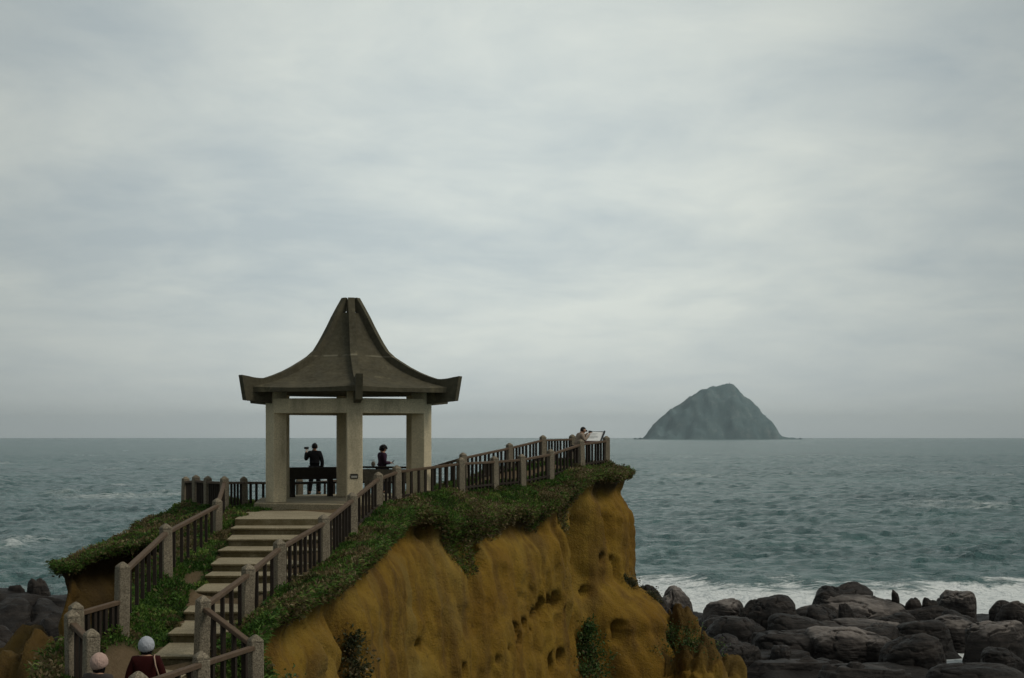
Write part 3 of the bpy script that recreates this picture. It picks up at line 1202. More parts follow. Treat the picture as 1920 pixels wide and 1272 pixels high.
def build_grass():
    # only ground that can show from about here: the two slopes, the banks and the cap on the left
    parts_g, parts_d = [], []
    for box, n, sz in (((-7.8, -2.2, 21, 40), 190000, 1.0), ((-3.6, 4.6, 38, 55), 150000, 1.15), ((-12.2, -6.8, 30, 48.5), 110000, 1.15), ((-8.3, -2.8, 17, 23), 22000, 1.0), ((-9, 0, 46, 52), 12000, 1.1)):
        x, y = scatter_top(n, box, None)
        z = top_z(x, y)
        dr = dryness(x, y)
        ed = edge_dist(x, y)
        dr = dr + 0.22 * (x < -7.8)
        dr = dr + (0.30 + 0.25 * (x < -7.6)) * (1 - sstep(0.0, 0.9, ed))
        p = np.stack([x, y, z - 0.02], 1)
        pale_or_dry = rng.random(len(x)) < np.clip(0.55 * sstep(0.16, 0.55, dr) + 0.03, 0, 0.6)
        clump = 0.5 + 0.5 * fbm(p * np.array([2.2, 2.2, 0]) + 3, 3)
        size = sz * (0.045 + 0.125 * clump * rng.random(len(x)) ** 0.6)
        up = np.tile([0.25, -0.35, 0.9], (len(x), 1))
        tint = np.clip(0.36 + 0.5 * dr + 0.40 * fbm(p * 1.5 + 5, 3) + 0.22 * rng.normal(0, 1, len(x)), 0, 1)
        # everything on the slope is either a blade of grass or a small leaf
        g = ~pale_or_dry & ((x > -8.2) | (rng.random(len(x)) < 0.75))
        size = np.where(x < -8.0, size * 0.62, size)
        parts_g.append(blades(p[g], up[g], size[g], 0.016 + 0.020 * rng.random(g.sum()), tint[g] * 0.85))
        parts_d.append(leaves(p[pale_or_dry] + np.array([0, 0, 1.0]) * (size[pale_or_dry] * rng.random(pale_or_dry.sum()) * 0.8)[:, None], up[pale_or_dry], 0.05 + 0.06 * rng.random(pale_or_dry.sum()), np.clip(tint[pale_or_dry] + 0.1, 0, 1)))
    # turf that hangs over the lip and the tongues that creep down the face
    NEi, NT = CLIFF_V.shape[:2]
    ex, ey = EDGE[:, 0], EDGE[:, 1]
    face = (ey > 19) & (ex > -4.6) & (ey < 54)
    left = (ex < -7) & (ey > 22) & (ey < 47)
    for msk, cnt, hang in ((face, 62000, 1.0), (left, 22000, 0.35)):
        ids = np.nonzero(msk)[0]
        si = rng.choice(ids, cnt)
        prof = 0.14 + 0.62 * (0.5 + 0.5 * fbm(np.c_[ES[si] * 0.9, 0 * si, 0 * si], 3)) ** 1.8
        for (tx, ty, wd, ln) in ((-1.35, 40.5, 0.8, 1.0), (0.9, 44.9, 0.5, 0.55), (1.95, 47.1, 0.45, 1.1), (-3.05, 33.0, 0.35, 0.5), (-0.3, 42.3, 0.8, 0.35)):
            prof += ln * np.exp(-((ex[si] - tx) ** 2 + (ey[si] - ty) ** 2) / wd ** 2)
        prof *= hang * np.where(ex[si] > 2.6, 0.55, 1.0)
        t = prof * rng.random(cnt) ** 0.9
        ti = np.clip(np.searchsorted(CLIFF_T, t), 1, NT - 1)
        p = CLIFF_V[si, ti] + rng.normal(0, 0.05, (cnt, 3))
        nn = np.c_[NRM[si], np.full(cnt, 0.3)]
        p = p + nn * (0.02 + 0.16 * rng.random(cnt) * (1 - t / (prof + 0.01)))[:, None]
        dr = dryness(p[:, 0], p[:, 1]) + 0.28 + 0.3 * (t / prof)
        pale_or_dry = rng.random(cnt) < np.clip(0.30 + 0.55 * dr, 0.15, 0.8)
        tint = np.clip(0.40 + 0.4 * dr + 0.22 * rng.normal(0, 1, cnt), 0, 1)
        g = ~pale_or_dry
        parts_g.append(blades(p[g], nn[g], 0.07 + 0.12 * rng.random(g.sum()), 0.014 + 0.014 * rng.random(g.sum()), tint[g] * 0.75, droop=0.9, up=0.25))
        parts_d.append(leaves(p[pale_or_dry], nn[pale_or_dry], 0.05 + 0.075 * rng.random(pale_or_dry.sum()), tint[pale_or_dry]))
    # low mounds of leafy cover that break the outline
    for box, n in (((-7.6, -2.6, 22, 40), 170), ((-3.3, 4.4, 39, 54), 170), ((-12, -7, 31, 48), 60)):
        x, y = scatter_top(n, box, None)
        z = top_z(x, y)
        for q in range(len(x)):
            k = 130
            r = random.uniform(0.12, 0.26)
            v = rng.normal(0, 1, (k, 3))
            v /= np.linalg.norm(v, axis=1)[:, None]
            v[:, 2] = np.abs(v[:, 2])
            pp = np.array([x[q], y[q], z[q]]) + v * np.array([r, r, r * 0.62]) * rng.uniform(0.55, 1, (k, 1))
            base = random.uniform(0.15, 0.75)
            tint = np.clip(base + 0.2 * rng.normal(0, 1, k), 0, 1)
            (parts_d if random.random() < 0.38 else parts_g).append(leaves(pp, v, 0.04 + 0.05 * rng.random(k), tint * (0.8)))
    V, F, T = merge(parts_g)
    tag(np_mesh("grass", V, F, M_GRASS, smooth=False, attrs={"tint": T}), "short green coastal grass covering the slopes beside the railings", "grass", kind="stuff")
    V, F, T = merge(parts_d)
    tag(np_mesh("ground_cover", V, F, M_DRY, smooth=False, attrs={"tint": T}), "reddish brown creeping ground cover mixed through the grass and cliff edge", "ground cover", kind="stuff")


build_grass()


def face_point(x, y, z):
    """the spot on the cliff face nearest in plan to (x, y) at height z, with its outward normal"""
    i = int(np.argmin((EDGE[:, 0] - x) ** 2 + (EDGE[:, 1] - y) ** 2))
    j = int(np.argmin(np.abs(CLIFF_V[i, :, 2] - z)))
    return CLIFF_V[i, j], np.r_[NRM[i], 0.0]


def face_at(px, py):
    """the spot on the cliff that the photograph shows at (px, py), with its outward normal"""
    V = CLIFF_V.reshape(-1, 3)
    yy = np.maximum(V[:, 1], 1)
    d = np.hypot(960 + V[:, 0] / yy * 2666.7 - px, 820 - V[:, 2] / yy * 2666.7 - py) + np.where(V[:, 1] < 20, 1e6, 0)
    near = np.nonzero(d < max(8, d.min() + 2))[0]
    c = near[np.argmin(V[near, 1])]
    return V[c], np.r_[NRM[c // CLIFF_V.shape[1]], 0.0]


def shrub(name, label, cat, spots, mat, n, leaf, group=None):
    """leafy plant clinging to rock: twigs and leaves around several hearts. spots: (centre, radii)"""
    c0 = spots[0][0]
    root = empty(name, tuple(c0))
    tag(root, label, cat, group)
    parts = []
    mb = MB()
    spots = [(np.asarray(c, float) + (rng.normal(0, 0.07, 3) if q else 0), r) for q, (c, r) in enumerate(spots)]
    mb.tube([tuple(c - np.array([0, 0, r[2] * 0.5])) for c, r in spots], 0.02, 5)
    for c, r in spots:
        k = n // len(spots)
        v = rng.normal(0, 1, (k, 3))
        v /= np.linalg.norm(v, axis=1)[:, None]
        rad = rng.uniform(0.0, 1.0, (k, 1)) ** 1.1 * (1.55 + 1.5 * fbm(v * 2.6 + c * 3, 3))[:, None]
        p = c + v * rad * np.array(r)
        t = np.clip(0.42 + 0.5 * fbm(p * 3.0, 2) + 0.24 * rng.normal(0, 1, k), 0, 1)
        parts.append(leaves(p, v, leaf * (0.6 + 0.8 * rng.random(k)), t, 0.8))
        for q in range(5):
            e = c + v[q] * np.array(r) * 0.9
            mb.tube([tuple(c - np.array([0, 0, r[2] * 0.5])), tuple((c + e) / 2 + np.array([0, 0, 0.03])), tuple(e)], [0.02, 0.014, 0.006], 5)
    V, F, T = merge(parts)
    o = np_mesh("foliage", V, F, mat, root, smooth=False, attrs={"tint": T})
    s = mb.build("stem", M_RAIL, root)
    for ch in (o, s):
        ch.location = -Vector(c0)
    return root


def build_plants():
    sp = []
    for px, py, r in ((648, 1172, .11), (650, 1188, .14), (654, 1204, .17), (657, 1220, .2), (660, 1236, .24), (658, 1252, .27), (661, 1268, .28), (664, 1286, .3)):
        p, n = face_at(px, py)
        sp.append((p + n * 0.05, (r, r, r)))
    shrub("shrub", "dark hanging shrub in the crack of the ochre cliff below the steps", "shrub", sp, M_SHRUB, 2300, 0.085)
    sp = []
    for px, py, r in ((1103, 1172, .22), (1100, 1190, .32), (1104, 1208, .42), (1108, 1226, .52), (1112, 1246, .62), (1116, 1268, .72), (1090, 1258, .5)):
        p, n = face_at(px, py)
        sp.append((p + n * 0.1, (r, r * 0.8, r * 0.8)))
    shrub("shrub", "green tongue shaped bush filling the hollow low in the ochre cliff", "shrub", sp, M_FERN, 3400, 0.10)
    for (x, y, z, r, lab, m_) in ((1183, 1084, 0, 0.26, "small dark bush on the rock shoulder nearest the sheer cliff corner", M_SHRUB),
                                  (1222, 1106, 0, 0.34, "low brownish bush on the ochre shoulder above the dark recess", M_SHRUB),
                                  (5.9, 50.0, -6.8, 0.5, "green bush half way down the outlying rock shoulder", M_FERN),
                                  (5.1, 49.3, -7.3, 0.52, "rounded green bush low on the outlying rock shoulder above ochre stone", M_FERN),
                                  (6.4, 48.8, -7.3, 0.55, "lowest green bush at the seaward foot of the outlying rock shoulder", M_FERN)):
        if r:
            pt = np.array([x, y, z])
            if x > 100:
                pt = face_at(x, y)[0]
            d = FOOT_V - pt
            q = FOOT_V[np.argmin((d ** 2).sum(1))] if x < 100 else pt
            shrub("shrub", lab, "shrub", [(q, (r, r, r * 0.6)), (q + np.array([r * .6, .1, -.12]), (r * .7, r * .7, r * .5)), (q + np.array([-r * .6, -.1, .05]), (r * .6, r * .6, r * .5))], m_, 1500, 0.075)
    sp = [((-3.42, 21.9, -3.85), (0.16, 0.16, 0.18)), ((-3.2, 21.7, -3.95), (0.2, 0.15, 0.15))]
    shrub("shrub", "small green tuft at the foot of the lowest right railing post", "plant", sp, M_FERN, 500, 0.07)


build_plants()

# ------------------------------------------------------------------ sea


def wave_field(x, y):
    """height and crest measure of the sea at (x, y)"""
    h = np.zeros(x.shape)
    r = np.random.default_rng(5)
    D = np.hypot(x, y)
    for k in range(46):
        lam = 3.0 * (1.05 ** k)
        a = R(250) + r.normal(0, 0.8)
        kx, ky = math.cos(a) * 2 * math.pi / lam, math.sin(a) * 2 * math.pi / lam
        ph = r.uniform(0, 6.28)
        amp = 0.0195 * lam ** 0.48
        s = np.sin(kx * x + ky * y + ph)
        fade = 1 - sstep(lam * 75, lam * 190, D)
        h += amp * (1.0 - 1.35 * np.abs(s) ** 0.85 + 0.2) * fade
    g = fbm(np.stack([x * 0.02, y * 0.02, 0 * x], 1), 3)
    return h * (1 + 0.55 * g)


def build_sea():
    rad = [3.0, 30.0]
    while rad[-1] < 70:
        rad.append(rad[-1] + 3)
    while rad[-1] < 180:
        rad.append(rad[-1] * 1.0052)
    while rad[-1] < 1400:
        rad.append(rad[-1] * 1.0055)
    while rad[-1] < 24500:
        rad.append(rad[-1] * 1.045)
    rad = np.array(rad)
    ang = np.r_[np.linspace(-180, -25, 40, endpoint=False), np.linspace(-25, 25, 560, endpoint=False), np.linspace(25, 180, 40, endpoint=False)]
    A, Q = np.meshgrid(np.radians(ang), rad, indexing='ij')
    x, y = (np.sin(A) * Q).ravel(), (np.cos(A) * Q).ravel()
    h = wave_field(x, y)
    # surf over the reef on the right and round the left rocks
    d = np.hypot(x, y)
    n = fbm(np.stack([x * 0.09, y * 0.05, 0 * x], 1), 4)
    reef = (1 - sstep(122, 152, y + 12 * n)) * sstep(-2, 8, x) * sstep(55, 70, y)
    reef2 = 0.0 * (1 - sstep(96, 118, y + 14 * n)) * (1 - sstep(-24, -17, x)) * sstep(40, 60, y) * 0.25
    line = np.exp(-((y + 12 * n - 139 - 0.06 * x) / 4.0) ** 2) * 0.35 * sstep(0, 20, x) + np.exp(-((y + 16 * n - 172) / 3.5) ** 2) * 0.35 * sstep(10, 30, x)
    foam = np.clip(np.maximum(np.maximum(reef, reef2), line), 0, 1)
    crest = sstep(0.52, 0.9, h)
    tops = crest * sstep(0.40, 0.60, fbm(np.stack([x * 0.035, y * 0.018, 0 * x], 1) + 8, 3))
    surge = 0.5 * np.exp(-((y + 10 * n - 137) / 5.0) ** 2) * sstep(0, 18, x)
    z = SEA + h * (1 - 0.9 * reef) + surge
    far = sstep(1000, 1500, d)
    z = z * (1 - far) + SEA * far
    F = grid_faces(len(ang), len(rad), True)
    m = Mat("sea_water", 0.22, 0.5)
    m.b.inputs["IOR"].default_value = 1.33
    big = m.noise(0.012, 4, 0.55, (0.5, 1, 1))
    streaks = m.noise(0.06, 6, 0.66, (0.5, 1, 1))
    chop = m.noise(0.42, 7, 0.66, (0.85, 1.0, 1))
    chop2 = m.noise(0.11, 6, 0.66, (0.8, 1.1, 1))
    c = m.mix(m.mrange(big, 0.35, 0.65), (0.026, 0.080, 0.086), (0.038, 0.110, 0.110))
    c = m.mix(m.mrange(streaks, 0.40, 0.66, 0, 0.9), c, (0.058, 0.145, 0.142))
    fo = m.attr("foam")
    tp = m.attr("tops")
    fn = m.noise(0.55, 9, 0.72, (0.55, 1.0, 1), 1.2)
    fn2 = m.noise(0.17, 6, 0.7, (0.4, 1.2, 1), 0.8)
    fsum = m.math('ADD', m.math('MULTIPLY', fn, 0.6), m.math('MULTIPLY', fn2, 0.4))
    thr = m.math('SUBTRACT', 0.80, m.math('MULTIPLY', fo, 0.50))
    f1 = m.math('MULTIPLY', m.math('SUBTRACT', fsum, thr), 11.0, True)
    f2 = m.math('MULTIPLY', tp, m.mrange(fn, 0.44, 0.60), True)
    fall = m.math('MAXIMUM', f1, m.math('MULTIPLY', f2, 0.7))
    c = m.mix(fall, c, (0.84, 0.88, 0.88))
    m.color(c)
    ro = m.math('ADD', m.math('MULTIPLY', fall, 0.5), 0.24)
    m.L(ro, m.b.inputs["Roughness"])
    hh = m.math('ADD', m.math('MULTIPLY', chop, 0.85), m.math('MULTIPLY', chop2, 2.8))
    m.bump(hh, 1.0, 1.5)
    o = np_mesh("sea", np.stack([x, y, z], 1), F, m.m, attrs={"foam": foam, "tops": tops})
    tag(o, kind="structure")


build_sea()

# ------------------------------------------------------------------ shore rocks


def make_rock_mat(name, dark, mid, pale, amount):
    m = Mat(name, 0.6, 0.22)
    n = m.noise(0.32, 5, 0.6)
    f = m.noise(4.0, 6, 0.7)
    bed = m.noise(1.1, 4, 0.6, (0.45, 0.45, 2.8), 0.6)
    c = m.mix(m.mrange(bed, 0.42, 0.62), dark, mid)
    # bleached stone in patches, plus light painted onto the upward faces
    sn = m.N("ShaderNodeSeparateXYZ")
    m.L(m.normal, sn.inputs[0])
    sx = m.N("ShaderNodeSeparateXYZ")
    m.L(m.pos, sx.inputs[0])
    pale_or_dry = m.math('ADD', m.math('MULTIPLY', n, 1.1), m.math('MULTIPLY', sn.outputs[2], 0.42))
    c = m.mix(m.mrange(pale_or_dry, 0.98 - amount, 1.2 - amount), c, m.mix(f, mid, pale))
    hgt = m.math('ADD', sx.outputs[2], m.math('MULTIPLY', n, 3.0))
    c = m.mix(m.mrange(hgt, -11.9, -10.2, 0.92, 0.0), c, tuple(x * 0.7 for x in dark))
    m.color(c)
    m.bump(m.math('ADD', m.math('MULTIPLY', f, 0.6), m.math('MULTIPLY', bed, 1.2)), 0.8, 0.2)
    return m.m


M_ROCK = make_rock_mat("dark_shore_rock", (0.010, 0.008, 0.007), (0.034, 0.027, 0.023), (0.125, 0.106, 0.093), -0.08)
M_ROCK_PALE = make_rock_mat("grey_shore_rock", (0.013, 0.010, 0.009), (0.056, 0.046, 0.040), (0.31, 0.272, 0.245), 0.17)
M_SHELF = make_rock_mat("wet_shelf_rock", (0.010, 0.008, 0.007), (0.032, 0.026, 0.022), (0.085, 0.072, 0.063), -0.30)


def boulder(px, ytop, wpx, ybot, label, pale=False, seed=0, flat=1.0, tilt=0.0, name="boulder", deep=0.9, zbot=-13.5, group=None, D=None):
    D = D or -zbot * 2666.7 / (ybot - 820)
    cx = (px - 960) / 2666.7 * D
    w = wpx * 1.26 / 2666.7 * D
    ztop = -(ytop - 820) / 2666.7 * D
    hgt = ztop - zbot
    v, f = ico(6 if wpx > 60 else 5)
    s = seed * 13.7 + px * 0.01
    rr = np.random.default_rng(seed * 7 + 3)
    az = rr.uniform(0, 6.28) + np.arange(5) * 1.257 + rr.normal(0, 0.25, 5)
    side = np.stack([np.cos(az), np.sin(az), rr.uniform(0.0, 0.35, 5)], 1)
    cap = np.stack([rr.normal(0, 0.22, 2), rr.normal(0, 0.22, 2) - 0.1, np.ones(2)], 1)
    oth = rr.normal(0, 1, (6, 3))
    oth[:, 2] = np.abs(oth[:, 2])
    pl = np.vstack([side, cap, oth])
    pl /= np.linalg.norm(pl, axis=1)[:, None]
    dd = np.r_[rr.uniform(0.66, 0.84, 5), rr.uniform(0.66, 0.78, 2), rr.uniform(0.86, 1.02, 6)]
    tcut = np.clip(v @ pl.T, 0.02, 1) / dd
    n = (tcut ** 6).sum(1) ** (-1 / 6)
    n = np.minimum(n, 1.25)
    n = n * (1 + 0.15 * fbm(v * 1.1 + s, 2) + 0.045 * fbm(v * 3.2 + s, 4) + 0.018 * fbm(v * 9 + s, 4))
    crease = np.clip(1 - np.abs(fbm(v * np.array([1.3, 1.3, 2.6]) + s + 40, 3)) * 7, 0, 1)
    n = n - 0.07 * crease ** 3
    q = v * n[:, None]
    q[:, :2] *= (1 + 0.30 * np.clip(q[:, 2:3], 0, 1))
    q[:, 0] *= 0.5 / np.abs(q[:, 0]).max() * w
    q[:, 1] *= 0.5 / np.abs(q[:, 1]).max() * w * deep
    zz = q[:, 2]
    zz = np.where(zz < 0, zz * 0.35, zz)
    q[:, 2] = zz / zz.max() * hgt * flat + tilt * q[:, 0]
    if 'ledge' in label:
        stp = 0.30 + 0.1 * (seed % 3)
        zz = q[:, 2] + 0.22 * fbm(q * 0.5 + s, 3)
        q[:, 2] += (np.floor(zz / stp) * stp + stp * sstep(0.3, 0.75, zz / stp - np.floor(zz / stp)) - zz) * 0.85
    q[:, 2] -= max(0.0, q[:, 2].max() - hgt)
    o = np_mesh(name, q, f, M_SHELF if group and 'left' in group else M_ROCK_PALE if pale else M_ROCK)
    o.location = (cx, D + w * deep * 0.35, zbot)
    tag(o, label, "rock", group or "boulders on the wave washed shore")
    return o


def build_shore():
    # wave-cut shelf under the boulders, sea showing in its hollows
    def shelf(x0, x1, y0, y1, name, pools):
        xs = np.arange(x0, x1, 0.3)
        ys = np.arange(y0, y1, 0.3)
        X, Y = np.meshgrid(xs, ys, indexing='ij')
        x, y = X.ravel(), Y.ravel()
        p = np.stack([x, y, 0 * x], 1)
        rx = np.minimum(x - x0, x1 - x)
        ry = np.minimum(y - y0, y1 - y)
        edge = sstep(0, 7, np.minimum(rx, ry) + 4.0 * fbm(p * 0.2, 3))
        z = -15.6 + 2.5 * edge + 1.2 * fbm(p * np.array([0.14, 0.22, 1]), 4) * edge
        led = np.floor(z / 0.32) * 0.32
        z = 0.35 * z + 0.65 * (led + 0.32 * sstep(0.25, 0.75, (z - led) / 0.32)) + 0.16 * fbm(p * 1.3, 4)
        for (a, b, r, dz) in pools:
            z -= dz * np.exp(-(((x - a) / r) ** 2 + ((y - b) / (r * 1.6)) ** 2) ** 1.5)
        o = np_mesh(name, np.stack([x, y, z], 1), grid_faces(len(xs), len(ys)), M_SHELF)
        tag(o, kind="structure")
    shelf(8.5, 48, 66, 112, "shore_rock_shelf", [(26.9, 85.5, 3.6, 2.6), (31.5, 86.0, 2.2, 1.6), (11.0, 82.0, 2.6, 1.6)])
    shelf(-52, -17, 46, 104, "shore_rock_shelf", [])
    B = boulder
    B(1362, 1126, 88, 1188, "rounded grey boulder with a small dark pit, standing nearest the cliff", True, 1, D=98, zbot=-13.2)
    B(1392, 1160, 130, 1232, "long low boulder lying in front of the rounded grey boulder", False, 2, D=90, zbot=-13.6)
    B(1452, 1131, 140, 1206, "broad dark humped boulder between the round grey one and the tallest rock", False, 3, D=95)
    B(1520, 1158, 130, 1235, "dark rock with a pale flank sloping from the humped boulder to the peak", False, 4, D=90, tilt=-0.12)
    B(1606, 1096, 92, 1190, "pointed peak of the tallest rock on the shore", False, 5, D=99, deep=0.8)
    B(1628, 1124, 210, 1200, "wide pale shouldered rock around the foot of the pointed peak", True, 6, D=96, deep=0.6)
    B(1640, 1168, 190, 1240, "smooth pale slab in front of the pointed peak", True, 17, D=90, deep=0.6)
    B(1688, 1128, 80, 1185, "dark low rock bearing the upright knob", False, 7, D=99)
    B(1683, 1106, 16, 1140, "small upright black knob like a thumb on the ridge of rocks", False, 8, D=99, zbot=-12.2)
    B(1569, 1118, 17, 1150, "small round black knob on the ridge left of the pointed peak", False, 9, D=99, zbot=-12.4)
    B(1532, 1135, 22, 1160, "smallest black lump at the left end of the ridge of knobs", False, 18, D=98, zbot=-12.6)
    B(1554, 1134, 44, 1165, "dark squat lump with two heads below the round black knob", False, 19, D=96, zbot=-12.8)
    B(1588, 1132, 24, 1170, "dark knob set into the pale shoulder left of the peak", False, 20, D=94, zbot=-12.6)
    B(1715, 1122, 36, 1160, "dark flat topped knob midway between the upright knob and the domed rock", False, 21, D=99, zbot=-12.5)
    B(1748, 1122, 34, 1160, "dark flat topped knob touching the domed rock", False, 22, D=98, zbot=-12.5)
    B(1730, 1138, 110, 1190, "low dark rock beneath the two flat topped knobs", False, 10, D=97, deep=0.6)
    B(1803, 1110, 88, 1170, "domed rock with a notched top right of the flat knobs", True, 11, D=101)
    B(1740, 1166, 130, 1235, "brown rock with a rounded back behind the foam pool", False, 12, D=89)
    B(1800, 1160, 110, 1225, "pale topped rock between the foam pool and the domed rock", True, 13, D=92)
    B(1882, 1128, 46, 1170, "dark jagged knob near the right end of the ridge", False, 14, D=98, zbot=-12.8)
    B(1915, 1128, 80, 1200, "tall sloping pale rock at the far right end of the shore", True, 15, D=96)
    B(1872, 1168, 110, 1260, "dark cube like rock with a pale top to the right of the foam pool", True, 16, D=86)
    B(1600, 1180, 180, 1262, "long pale backed slab sloping down towards the foam pool", True, 23, D=84, tilt=-0.16, deep=0.6)
    B(1520, 1190, 200, 1262, "broad dark slab at the foot of the long pale backed slab", False, 24, D=85, deep=0.6)
    B(1726, 1192, 122, 1285, "near dome shaped brown boulder left of the foam pool", False, 25, D=78, deep=0.85)
    B(1830, 1252, 170, 1330, "dark flat rock in front of the foam pool", False, 26, D=70, deep=0.6, zbot=-13.4)
    B(1630, 1248, 190, 1320, "dark ledge in front of the dome shaped brown boulder", False, 27, D=71, deep=0.6, zbot=-13.4)
    B(1420, 1222, 190, 1270, "layered dark ledge beside the foot of the cliff", False, 28, D=83, deep=0.6)
    B(1478, 1236, 200, 1300, "lowest layered ledge near the foot of the cliff", False, 29, D=76, deep=0.5)
    B(1268, 1106, 104, 1230, "tall smooth grey boulder half hidden behind the cliff shoulder", True, 30, D=60, zbot=-10.6, deep=1.0)
    B(1236, 1100, 84, 1230, "dark rock added in place of the shaded recess between the cliff corner and the smooth grey boulder", False, 37, D=56.5, zbot=-10.0, deep=1.0)  # dark boulder added where there is only a shaded hollow
    rf = random.Random(21)
    for k in range(30):
        D = rf.uniform(77, 99)
        px = rf.uniform(1330, 1925)
        if 1770 < px < 1850 and D < 92:
            continue
        w = rf.uniform(45, 100)
        hpx = w * rf.uniform(0.5, 0.8)
        yb = 820 + 13.3 / D * 2666.7
        B(px, yb - hpx, w, yb, "small dark boulder wedged among the larger rocks of the right shore", rf.random() < 0.2, 60 + k, D=D, zbot=-13.3, group="small boulders filling the gaps between the shore rocks")
    g = "boulders on the left shore"
    B(70, 1086, 50, 1160, "block like dark boulder touching the left cliff above the left shore", False, 31, D=62, zbot=-8.6, group=g)
    B(30, 1098, 44, 1175, "rounded dark boulder beside the block like one on the left shore", False, 32, D=62, zbot=-9.0, group=g)
    B(-8, 1112, 40, 1180, "dark boulder cut by the left edge of the view", False, 33, D=62, zbot=-9.4, group=g)
    B(10, 1124, 330, 1260, "large rugged brown boulder below the rounded one on the left shore", False, 34, D=58, zbot=-12.4, group=g)
    B(110, 1150, 150, 1290, "tall dark rock in the gap under the left cliff", False, 35, D=56, zbot=-13.4, group=g)
    B(-10, 1180, 260, 1330, "near dark rock low in the left corner", False, 36, D=50, zbot=-13.4, group=g)


build_shore()

# ------------------------------------------------------------------ island


def build_island():
    D = 9000.0
    k = D / 2666.7
    cx = (1345 - 960) * k
    # skyline heights across the island, in metres, by distance from its middle
    prof = [(1207, 824), (1214, 813), (1225, 798), (1240, 784), (1255, 769), (1262, 764), (1275, 757), (1285, 750), (1297, 743), (1305, 739), (1318, 730), (1330, 726), (1345, 725.5), (1358, 722), (1368, 720), (1375, 722), (1385, 733), (1397, 744), (1410, 753),
            (1420, 766), (1430, 778), (1440, 789), (1446, 800), (1452, 811), (1460, 817), (1472, 820), (1484, 822)]
    px = np.array([p[0] for p in prof], float)
    hz_ = (820 - np.array([p[1] for p in prof], float)) * k
    step = 14.0
    xs = np.arange(-500, 520, step)
    ys = np.arange(-420, 420, step)
    X, Y = np.meshgrid(xs, ys, indexing='ij')
    x, y = X.ravel(), Y.ravel()
    sky = np.interp((cx + x) / k + 960, px, hz_, left=-40, right=-40)
    wy = 0.30 + 0.0 * x
    p = np.stack([x, y, 0 * x], 1)
    rr = np.abs(y) / 330.0
    fall = 1 - rr ** 1.5 * 1.1
    gul = fbm(p * np.array([0.012, 0.013, 0]) + 2, 5)
    z = (sky - SEA) * np.clip(fall, -0.2, 1) + SEA + (gul * 60 * np.clip(rr * 2.2, 0, 1)) * sstep(10, 120, sky)
    z += 18 * fbm(p * 0.04, 5) * sstep(5, 60, sky)
    z = np.where(fall < -0.05, SEA - 12, z)
    z = np.maximum(z, SEA - 12)
    m = Mat("hazed_island_scrub", 0.95, 0.1)
    n = m.noise(0.017, 9, 0.72, (1, 1, 0.6))
    f = m.noise(0.07, 6, 0.75)
    c = m.ramp(n, [(0.35, (0.095, 0.150, 0.165)), (0.55, (0.135, 0.195, 0.205)), (0.68, (0.24, 0.28, 0.28))])  # scrub tones lifted and blued, some of the haze painted in
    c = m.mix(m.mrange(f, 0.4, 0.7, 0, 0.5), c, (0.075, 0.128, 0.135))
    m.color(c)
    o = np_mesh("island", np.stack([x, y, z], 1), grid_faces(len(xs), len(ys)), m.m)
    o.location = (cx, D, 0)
    tag(o, kind="structure")
    mb = MB()
    tx = (1367.5 - 960) * k
    zt = (820 - 722) * k
    mb.tube([(tx, D, zt - 14), (tx, D, zt + 7)], [3.2, 2.4], 10)
    mb.tube([(tx, D, zt + 7), (tx, D, zt + 11)], [3.0, 3.0], 10)
    mb.tube([(tx, D, zt + 11), (tx, D, zt + 15)], [2.6, 0.4], 10)
    tag(mb.build("lighthouse", mat_plain("grey_tower", (0.20, 0.22, 0.22))), "tiny tower on the summit of the hazy island", "lighthouse")
    for i, (a, b, t) in enumerate(((1199, 5, 820.8), (1480, 9, 820.6), (1497, 4, 821.2), (1190, 4, 821.6))):
        v, f = ico(3)
        q = v * (1 + 0.3 * fbm(v * 1.6 + i * 9, 3))[:, None]
        w = b * k
        top = max(10.0, (824.2 - t) * k)
        q = q * np.array([w, w, top])
        r = np_mesh("skerry", q, f, m.m)
        r.location = ((a - 960) * k, D - 60, SEA - 1)
        tag(r, ["low rock just left of the distant island's foot", "larger low rock off the right foot of the distant island", "outermost low rock off the distant island's right side", "outermost low rock off the distant island's left side"][i], "rock", "rocks around the distant island")
    # surf along the island's foot
    V, F = [], []
    mb = MB()


build_island()

# ------------------------------------------------------------------ boards beside the floor, sign on the point


def board(name, label, a, b, ztop, zbot, mat, cap):
    """upright concrete panel on two feet with a timber plank on top"""
    a, b = Vector((*a, 0)), Vector((*b, 0))
    mid = (a + b) / 2
    root = empty(name, (mid.x, mid.y, FLOOR))
    tag(root, label, "bench")
    d = (b - a).normalized()
    mb = MB()
    mb.bar((a.x, a.y, (ztop + zbot) / 2 - 0.03), (b.x, b.y, (ztop + zbot) / 2 - 0.03), 0.12, ztop - zbot - 0.06)
    mb.build("back_panel", mat, root, bevel=0.01)
    if cap:
        mb = MB()
        a2, b2 = a - d * 0.1 + d * cap, b + d * 0.22
        mb.bar((a2.x, a2.y, ztop), (b2.x, b2.y, ztop), 0.24, 0.06)
        mb.build("top_plank", M_BOARD, root, bevel=0.006)
    for t in (0.15, 0.85):
        p = a.lerp(b, t)
        mb = MB()
        mb.box((p.x, p.y, (zbot + FLOOR) / 2), (0.15, 0.14, zbot - FLOOR), math.atan2(d.y, d.x))
        mb.build("leg", mat, root)
    # plank seat on the seaward side
    side = Vector((-d.y, d.x, 0))
    mb = MB()
    p, q = a + side * 0.26, b + side * 0.26
    mb.bar((p.x, p.y, FLOOR + 0.43), (q.x, q.y, FLOOR + 0.43), 0.36, 0.06)
    mb.build("seat", M_BOARD, root, bevel=0.006)
    for ch in list(root.children):
        ch.location -= root.location
    return root


